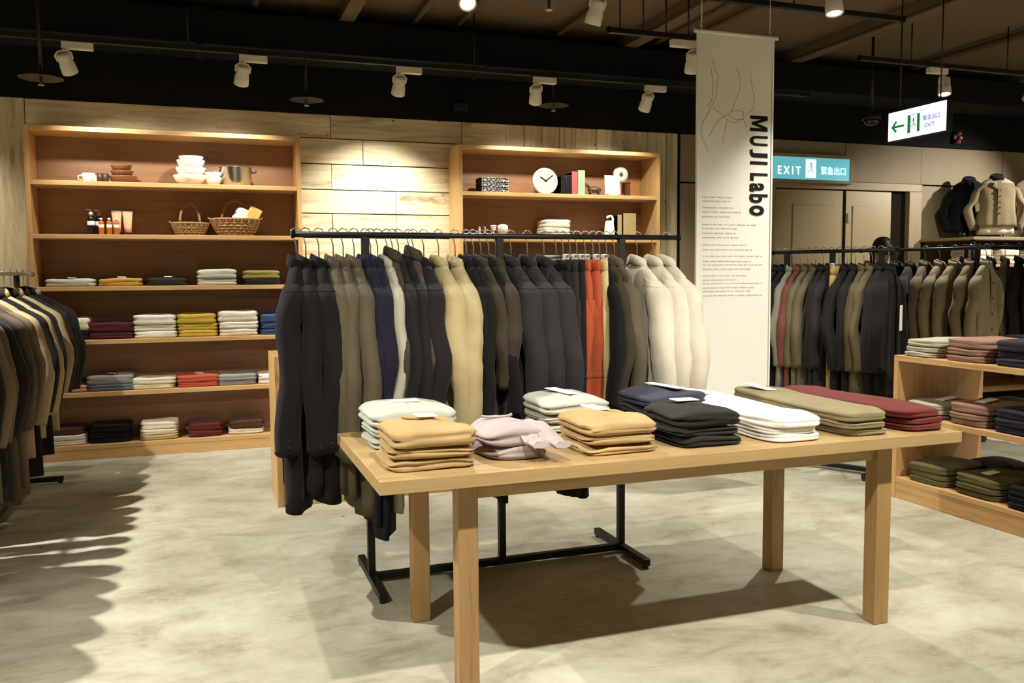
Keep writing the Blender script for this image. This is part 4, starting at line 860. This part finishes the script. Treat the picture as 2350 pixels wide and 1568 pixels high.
# ------------------------------------------------------------------ hanging banner
BY = 4.60; b0, b1 = 2.822, 3.366; bt, bb = 2.815, .42; bc = (b0+b1)/2; bw = b1-b0
t = thing('hanging_banner', 'tall white fabric banner with black vertical lettering', 'banner', (bc, BY, bb))
NX, NZ = 10, 24; mb = MB()
for side in (0, 1):
    for j in range(NZ+1):
        for i in range(NX+1):
            x = -bw/2+bw*i/NX; z = (bt-bb)*j/NZ; yy = .0004*math.sin(3.2*i/NX*PI+.4)*(1-j/NZ)
            mb.v.append((x, yy + (.0015 if side else -.0015), z))
N1 = (NX+1)*(NZ+1)
for j in range(NZ):
    for i in range(NX):
        a = j*(NX+1)+i; q = (a, a+1, a+NX+2, a+NX+1); mb.f.append(q); mb.f.append(tuple(N1+k for k in reversed(q)))
mb.build('fabric_sheet', M['cloth'], t, True)
for s in (-1, 1): MB().box(s*(bw/2-.006)-.006, s*(bw/2-.006)+.006, -.009, .009, 0, bt-bb).build('side_hem', M['cloth'], t, bevel=0.002)
MB().tube([(-bw/2-.02, 0, bt-bb), (bw/2+.028, 0, bt-bb)], .012, 12).build('top_rod', M['white'], t, True)
MB().tube([(-bw/2-.005, 0, 0), (bw/2+.005, 0, 0)], .009, 12).build('bottom_rod', M['white'], t, True)
for xx in (-bw/2+.03, bw/2-.03):
    c_ = MB().tube([(xx, 0, bt-bb+.01), (xx, 0, CZ-bb)], .003, 6).build('cord', M['hook'], t, True)
    MB().tube([(xx, .012*math.cos(a), bt-bb+.03+.018*math.sin(a)) for a in [2*PI*k/12 for k in range(13)]], .003, 6).build('ring', M['hook'], c_, True)
FX = Matrix.Translation((0, -.0105, 0)) @ Matrix.Rotation(PI/2, 4, 'X')     # text plane -> banner front (local xy -> xz)
def bpt(u, v):
    p = at(u, v, 'y', BY); return p.x-bc, p.z-bb
# vertical lettering, reading downwards
for ch, v0, v1, ub, ut, bold in (('U', 311, 336, 1720, 1761, .005), ('J', 342, 363, 1720, 1761, .005), ('I', 370, 379, 1721, 1761, .004),
                                ('L', 397, 416, 1721, 1761, .005), ('a', 420, 441, 1719, 1753, .005), ('b', 445, 467, 1719, 1761, .005), ('o', 471, 496, 1719, 1753, .005)):
    lt = text_mesh(ch, .15, M['ink'], t, 'letter', Matrix.Identity(4), 1.0, bold)
    xs = [v.co.x for v in lt.data.vertices]; ys = [v.co.y for v in lt.data.vertices]
    xb, zt_ = bpt(ub, v0); xt, zb_ = bpt(ut, v1)
    lt.data.transform(Matrix.Translation((xb, -.0026, zt_)) @ Matrix.Rotation(PI/2, 4, 'X') @ Matrix.Rotation(-PI/2, 4, 'Z') @ Matrix.Diagonal(((zt_-zb_)/(max(xs)-min(xs)), (xt-xb)/(max(ys)-min(ys)), 1, 1)) @ Matrix.Translation((-min(xs), -min(ys), 0)))
xb, zt_ = bpt(1721, 265); xt, zb_ = bpt(1761, 303)
mo = [(0, 0), (0, 1), (.27, 1), (.5, .42), (.73, 1), (1, 1), (1, 0), (.79, 0), (.79, .66), (.575, .1), (.425, .1), (.21, .66), (.21, 0)]
MB().loft([[(xb+(xt-xb)*y_, yy, zt_+(zb_-zt_)*x_) for x_, y_ in mo] for yy in (-.0018, -.0032)]).build('letter', M['ink'], t)
# illegible small print: rows of short word-length dashes
rn = random.Random(5); mb = MB()
lines = [(452, 1680), (461, 1676), (476, 1686), (486, 1702), (497, 1675), (515, 1738), (524, 1690), (535, 1690), (545, 1694), (562, 1715), (573, 1726), (588, 1748), (600, 1725), (608, 1748), (618, 1722), (633, 1716), (643, 1688), (651, 1748), (661, 1730), (669, 1722), (679, 1748)]
for v, ue in lines:
    x0, z = bpt(1612, v); x1, _ = bpt(ue, v); x = x0; hh = .003 if v < 550 else .0024
    while x < x1-.01:
        wd = min(rn.uniform(.012, .05), x1-x); mb.box(x, x+wd, -.0024, -.0016, z-hh, z+hh); x += wd + rn.uniform(.004, .012)
sp = mb.build('small_print', M['paleink'], t); sp['kind'] = 'stuff'
# pale line drawing at the top
sk = [[(1636, 134), (1640, 160), (1648, 172), (1645, 195), (1642, 222), (1632, 245), (1620, 268), (1609, 290), (1610, 312), (1620, 338), (1624, 350)],
      [(1690, 155), (1698, 180), (1697, 205), (1688, 228), (1680, 252), (1672, 262), (1655, 272), (1640, 288), (1628, 312)], [(1720, 158), (1724, 190), (1730, 225), (1727, 250), (1716, 260)],
      [(1636, 248), (1655, 262), (1668, 275), (1684, 282), (1705, 274), (1712, 292)], [(1674, 258), (1688, 254), (1704, 256)], [(1668, 278), (1662, 305), (1658, 330)], [(1632, 160), (1635, 190), (1634, 225), (1624, 246)], [(1704, 256), (1706, 272), (1686, 274), (1670, 264)]]
mb = MB()
for ln in sk:
    P = smoothpath([(bpt(u, v)[0], -.0018, bpt(u, v)[1]) for u, v in ln], 3); mb.tube(P, .0015, 5)
mb.build('line_drawing', M['greyink'], t)

# ------------------------------------------------------------------ signs
def strip_man(parent, mat, mtx, sc):
    mb = MB().lathe([(.16, 0), (.155, .02)], 14, (0, .78, 0))
    for a, b, wd in (((-.05, .6), (.08, .2), .13), ((-.05, .6), (-.35, .45), .08), ((-.35, .45), (-.3, .25), .07), ((0, .58), (.3, .42), .08), ((.08, .2), (.32, -.05), .1), ((.32, -.05), (.25, -.4), .09), ((.05, .2), (-.2, -.12), .1), ((-.2, -.12), (-.45, -.2), .09)):
        d = Vector((b[0]-a[0], b[1]-a[1], 0)); n_ = Vector((-d.y, d.x, 0)).normalized()*wd/2; A = Vector((a[0], a[1], 0)); B = Vector((b[0], b[1], 0))
        mb.loft([[tuple(A-n_), tuple(A+n_), tuple(A+n_+Vector((0, 0, .02))), tuple(A-n_+Vector((0, 0, .02)))], [tuple(B-n_), tuple(B+n_), tuple(B+n_+Vector((0, 0, .02))), tuple(B-n_+Vector((0, 0, .02)))]])
    mb.v = [tuple(mtx @ Vector((x*sc, y*sc, z*.05))) for x, y, z in mb.v]
    return mb.build('running_figure', mat, parent)
E_TEAL = emit('exit_teal', '#5fb0bd', 0.85); E_WHITE = emit('exit_white', '#e6f6fb', 1.3); E_PANEL = emit('arrow_panel', '#e4ecff', 1.6); E_GREEN = emit('arrow_green', '#1d8a3e', .5); E_BLUE = emit('arrow_blue', '#6f86c8', .6)
ex0, ex1, ez0, ez1 = 5.22, 6.385, 2.325, 2.55; ey = WY-.09
t = thing('exit_sign', 'lit blue-green EXIT sign above the beige doors', 'sign', ((ex0+ex1)/2, ey, ez0)); ew, eh = ex1-ex0, ez1-ez0
for a in ((-ew/2-.04, ew/2+.04, -.03, 0), (-ew/2-.04, ew/2+.04, eh, eh+.035)): MB().box(a[0], a[1], -.012, .05, a[2], a[3]).build('frame_bar', M['trim'], t, bevel=0.004)
for s in (-1, 1): MB().box(min(s*ew/2, s*(ew/2+.04)), max(s*ew/2, s*(ew/2+.04)), -.012, .05, 0.0005, eh-.0005).build('frame_side', M['trim'], t, bevel=0.004)
MB().box(-ew/2, ew/2, 0, .045, 0, eh).build('light_panel', E_TEAL, t)
SX = lambda x, z: Matrix.Translation((x, -.003, z)) @ Matrix.Rotation(PI/2, 4, 'X')
text_mesh('E X I T', .115, E_WHITE, t, 'exit_lettering', SX(-.315, .05), .85, .002)
text_mesh('緊急出口', .088, E_WHITE, t, 'exit_characters', SX(.215, .065), .92, .0005)
MB().box(.03, .155, -.004, -.001, .02, .205).build('pictogram_field', E_WHITE, t)
strip_man(t, E_TEAL, Matrix.Translation((.0925, -.005, .095)) @ Matrix.Rotation(PI/2, 4, 'X'), .085)
# hanging arrow sign, seen from its side facing the aisle
ax, ay0, ay1, az0, az1 = 4.66, 4.50, 5.02, 2.30, 2.505
t = thing('arrow_exit_sign', 'hanging white exit sign with a green arrow', 'sign', (ax, (ay0+ay1)/2, az0)); aw, ah = ay1-ay0, az1-az0
MB().box(0, .05, -aw/2, aw/2, 0, ah).build('housing', M['black'], t, bevel=0.003)
MB().box(-.004, -.0005, -aw/2+.004, aw/2-.004, .004, ah-.004).build('light_panel', E_PANEL, t)
for yy in (-.18, .18): MB().tube([(.025, yy, ah), (.025, yy, CZ-az0)], .005, 6).build('suspension_rod', M['black'], t, True)
AM = lambda y, z: Matrix.Translation((-.0055, y, z)) @ Matrix(((0, 0, -1, 0), (-1, 0, 0, 0), (0, 1, 0, 0), (0, 0, 0, 1)))
mb = MB()
for poly in ([(-.06, 0), (-.02, .042), (-.006, .03), (-.03, .008), (.06, .008), (.06, -.008), (-.03, -.008), (-.006, -.03), (-.02, -.042)],):
    A = AM(.165, .095); mb.loft([[tuple(A @ Vector((x, y, z))) for x, y in poly] for z in (0, .0015)])
mb.build('arrow', E_GREEN, t)
A = AM(.02, .095); mb = MB().box(-.055, .055, -.062, .062, 0, .0012); mb.v = [tuple(A @ Vector(p)) for p in mb.v]; mb.build('pictogram_field', E_GREEN, t)
mb = MB().box(-.026, .03, -.062, .058, .0012, .0016); mb.v = [tuple(A @ Vector(p)) for p in mb.v]; mb.build('pictogram_door', E_PANEL, t)
strip_man(t, E_GREEN, A @ Matrix.Translation((.0, -.01, .002)), .05)
text_mesh('緊急出口', .038, E_BLUE, t, 'sign_characters', AM(-.06, .10), 1, .0005); text_mesh('EXIT', .04, E_BLUE, t, 'sign_lettering', AM(-.075, .05), 1.1, .0005)

# ------------------------------------------------------------------ jacket busts and wall shelving at the far right
ux0, ux1, uy0, uy1 = 7.42, 10.2, 6.78, 7.47
t = thing('wall_shelving', 'black framed wall shelving under the jacket busts', 'shelving', (ux0, uy0, 0)); uw, ud = ux1-ux0, uy1-uy0
for xx in (0, uw/2, uw-.03):
    for yy in (0, ud-.03): MB().box(xx, xx+.03, yy, yy+.03, 0, 1.70).build('post', M['black'], t, bevel=0.002)
for k, z in enumerate((1.70, 1.42, 1.14, .86, .5, .12)): MB().box(-.02, uw+.02, -.02, ud, z, z+.03).build('shelf', M['trim'] if k == 0 else M['oak_x'], t, bevel=0.003)
for k, (z, cols) in enumerate(((1.45, [WH, OW, WH, WH, CR, WH, OW]), (1.17, [CR, BR, KH, WH, KH, CR, BR]), (.89, [BN, KH, BN, GR, KH, BK, BN]))):
    for j, c_ in enumerate(cols): stack('folded_shirt', 'shirt', ', %s stack on wall shelving board %s' % (ORD[j], ('one', 'two', 'three')[k]), 'shirt', ux0+.22+j*.36, uy0+.22, z+.001, .29, .34, [c_]*3, .05, group='folded shirts on wall shelving')
def bust(label, jlabel, x, y, z, col, rz, sc, L, tcol, cuff):
    t = thing('bust_form', label, 'bust', (x, y, z), rz, 'bust forms')
    MB().lathe([(.11, 0), (.11, .008), (.012, .012), (.012, .18)], 20).build('base', M['steel'], t, True)
    for s in (-.08, .08): MB().tube([(s, 0, .005), (s, 0, .22)], .008, 8).build('leg', M['steel'], t, True)
    MB().loft([sring(0, 0, zz, a, b, 20, 2.3) for zz, a, b in ((.16, .13, .05), (.3, .135, .058), (.5, .14, .055), (.57, .10, .03), (.61, .04, .026), (.66, .036, .024), (.67, .025, .02))]).build('torso', M['blackmat'], t, True)
    coat('jacket', jlabel, 'jacket', (x, y, z+.775), rz, fabric(col, 'woven'), L, hw=.185, th=.085, sl=.50, sr=.055, seed=int(x*10), placket=True, cuff=cuff, group='jackets on bust forms', trimcol=fabric(tcol), bow=.05)
bust('bust form carrying the taupe jacket', 'taupe jacket with dark collar on the nearest bust', 7.98, 7.02, 1.73, '#8a7a5e', -.5, 1, .62, '#1b191c', fabric('#3c3330'))
bust('bust form carrying the dark jacket behind', 'dark navy jacket on the bust at the wall', 7.90, 7.30, 1.73, '#17161c', -.4, 1, .66, '#17161c', None)
bust('bust form at the right picture edge', 'grey jacket on the bust at the right picture edge', 8.45, 7.0, 1.73, '#6f6556', -.4, 1, .62, '#25211f', fabric('#e0dccf'))
o = coat('shirt', 'cream shirt hem showing under the taupe jacket', 'shirt', (7.98, 7.02, 2.505), -.5, fabric('#d9d0b6'), .70, hw=.165, th=.06, sl=.3, sr=.03, seed=4, collar=False, bow=0)

# ------------------------------------------------------------------ person behind the right rail (only the hair shows)
PXY = at(2025, 560, 'y', 6.6); HX = PXY.x
def skinned(name, pts, edges_, mat, parent, loc):
    me = bpy.data.meshes.new(name); me.from_pydata([p[:3] for p in pts], edges_, []); me.materials.append(mat)
    o = bpy.data.objects.new(name, me); COL.objects.link(o); o.location = loc
    if parent: o.parent = parent; o.location = (0, 0, 0)
    md = o.modifiers.new('skin', 'SKIN'); md.use_smooth_shade = True
    for i, p in enumerate(pts):
        sv = me.skin_vertices[0].data[i]; sv.radius = (p[3], p[4] if len(p) > 4 else p[3]); sv.use_root = (i == 0)
    sb = o.modifiers.new('subdivision', 'SUBSURF'); sb.levels = 1; sb.render_levels = 2
    return o
bp = [(0, 0, .88, .13, .10), (0, 0, 1.10, .12, .09), (0, 0, 1.30, .15, .10), (0, 0, 1.385, .06), (0, .0, 1.44, .055), (0, -.01, 1.50, .072, .085), (0, -.01, 1.585, .078, .095), (0, 0, 1.635, .05, .06),
      (-.09, 0, .80, .085), (-.095, -.01, .46, .058), (-.10, .02, .09, .042), (-.10, -.10, .035, .035), (.09, 0, .80, .085), (.095, -.01, .46, .058), (.10, .02, .09, .042), (.10, -.10, .035, .035),
      (-.17, 0, 1.31, .055), (-.22, 0, 1.06, .043), (-.22, -.08, .84, .032), (-.22, -.11, .76, .03), (.17, 0, 1.31, .055), (.22, 0, 1.06, .043), (.22, -.08, .84, .032), (.22, -.11, .76, .03)]
be = [(0, 1), (1, 2), (2, 3), (3, 4), (4, 5), (5, 6), (6, 7), (0, 8), (8, 9), (9, 10), (10, 11), (0, 12), (12, 13), (13, 14), (14, 15), (2, 16), (16, 17), (17, 18), (18, 19), (2, 20), (20, 21), (21, 22), (22, 23)]
per = skinned('person', bp, be, M['skin'], None, (HX, 6.6, .035)); per.rotation_euler = (0, 0, PI*.9); tag(per, 'person with short black hair standing behind the right clothes rail', 'person')
rings = []
for k in range(9):
    s = k/8; a = PI/2*s; r = math.cos(a)**.7 if k < 8 else 0.05
    rings.append([(.100*r*math.cos(2*PI*i/20), .015+.115*r*math.sin(2*PI*i/20), 1.545+.13*math.sin(a) + (0 if math.sin(2*PI*i/20) < .1 else -.05*(1-s)*math.sin(2*PI*i/20))) for i in range(20)])
MB().loft(rings).build('hair', M['hair'], per, True)
jk = [(0, 0, .95, .155, .125), (0, 0, 1.12, .145, .115), (0, 0, 1.31, .17, .12), (0, 0, 1.375, .08), (-.17, 0, 1.315, .075), (-.225, 0, 1.06, .062), (-.225, -.08, .86, .05), (.17, 0, 1.315, .075), (.225, 0, 1.06, .062), (.225, -.08, .86, .05)]
skinned('jacket', jk, [(0, 1), (1, 2), (2, 3), (2, 4), (4, 5), (5, 6), (2, 7), (7, 8), (8, 9)], fabric('#24212a', 'woven'), per, (0, 0, 0))
tr = [(0, 0, .92, .15, .12), (-.09, 0, .80, .10), (-.095, -.01, .46, .075), (-.10, .02, .10, .065), (.09, 0, .80, .10), (.095, -.01, .46, .075), (.10, .02, .10, .065)]
skinned('trousers', tr, [(0, 1), (1, 2), (2, 3), (0, 4), (4, 5), (5, 6)], fabric('#1d1c22', 'woven'), per, (0, 0, 0))
for s in (-1, 1):
    MB().loft([[(s*.10+.048*k*math.cos(2*PI*i/16), -.045+.12*k*math.sin(2*PI*i/16), z) for i in range(16)] for k, z in ((.95, 0.001), (1, .02), (.95, .05), (.7, .09), (.5, .11))]).build('shoe', M['blackplastic'], per, True)

# ------------------------------------------------------------------ small ceiling fittings
def sprinkler(label, u, v, y):
    p = at(u, v, 'y', y); t = thing('sprinkler', label, 'sprinkler', (p.x, y, p.z), 0, 'ceiling sprinklers')
    MB().tube([(0, 0, 0), (0, 0, CZ-p.z)], .010, 8).build('drop_pipe', M['black'], t, True)
    MB().lathe([(.13, 0), (.125, .004), (.08, .018), (.02, .03)], 28).build('shield_disc', M['black'], t, True)
    MB().lathe([(.018, -.045), (.02, -.04), (.008, -.03), (.008, 0)], 14).build('nozzle', M['hook'], t, True)
sprinkler('dark sprinkler with a disc above the left bookcase', 94, 180, 6.2); sprinkler('dark sprinkler with a disc above the lit plank wall', 703, 230, 6.9); sprinkler('dark sprinkler disc above the right bookcase', 1270, 243, 6.9); sprinkler('dark sprinkler at the top picture edge', 1260, 4, 4.3)
p = at(2000, 275, 'y', 6.2)
t = thing('dome_camera', 'black dome camera near the arrow exit sign', 'camera', (p.x, 6.2, p.z))
MB().lathe([(.01, -.05), (.04, -.045), (.062, -.02), (.066, 0)], 24).build('dome', plain('smoked_dome', '#15151a', .08), t, True)
MB().lathe([(.075, 0), (.078, .01), (.078, .045), (.05, .06)], 24).build('mount', M['black'], t, True); MB().tube([(0, 0, .06), (0, 0, CZ-p.z)], .012, 8).build('stem', M['black'], t, True)
p = at(2195, 318, 'y', WY-.05)
t = thing('alarm_beacon', 'small red alarm beacon on the black band above panels', 'alarm', (p.x, WY-.033, p.z))
MB().box(-.05, .05, -.03, 0, -.06, .06).build('back_plate', M['black'], t, bevel=0.005); MB().lathe([(.025, 0), (.03, .01), (.02, .04)], 16, (0, -.05, .03)).build('upper_lamp', M['red'], t, True); MB().lathe([(.025, 0), (.03, .012), (.02, .045)], 16, (-.01, -.05, -.055)).build('lower_lamp', M['red'], t, True); MB().lathe([(.018, 0), (.02, .01), (.012, .03)], 14, (.025, -.05, -.01)).build('bell', M['plastic'], t, True)
p = at(1090, 225, 'y', 7.0); o = bx('junction_box', M['blackmat'], -.06, .06, -.03, .03, -.03, .03, None, 0.004); o.location = (p.x, 7.44, p.z); tag(o, 'small black junction box on the dark band over the wall', 'junction box'); bx('cover_plate', M['black'], -.065, .065, -.034, -.03, -.035, .035, o, 0.001)
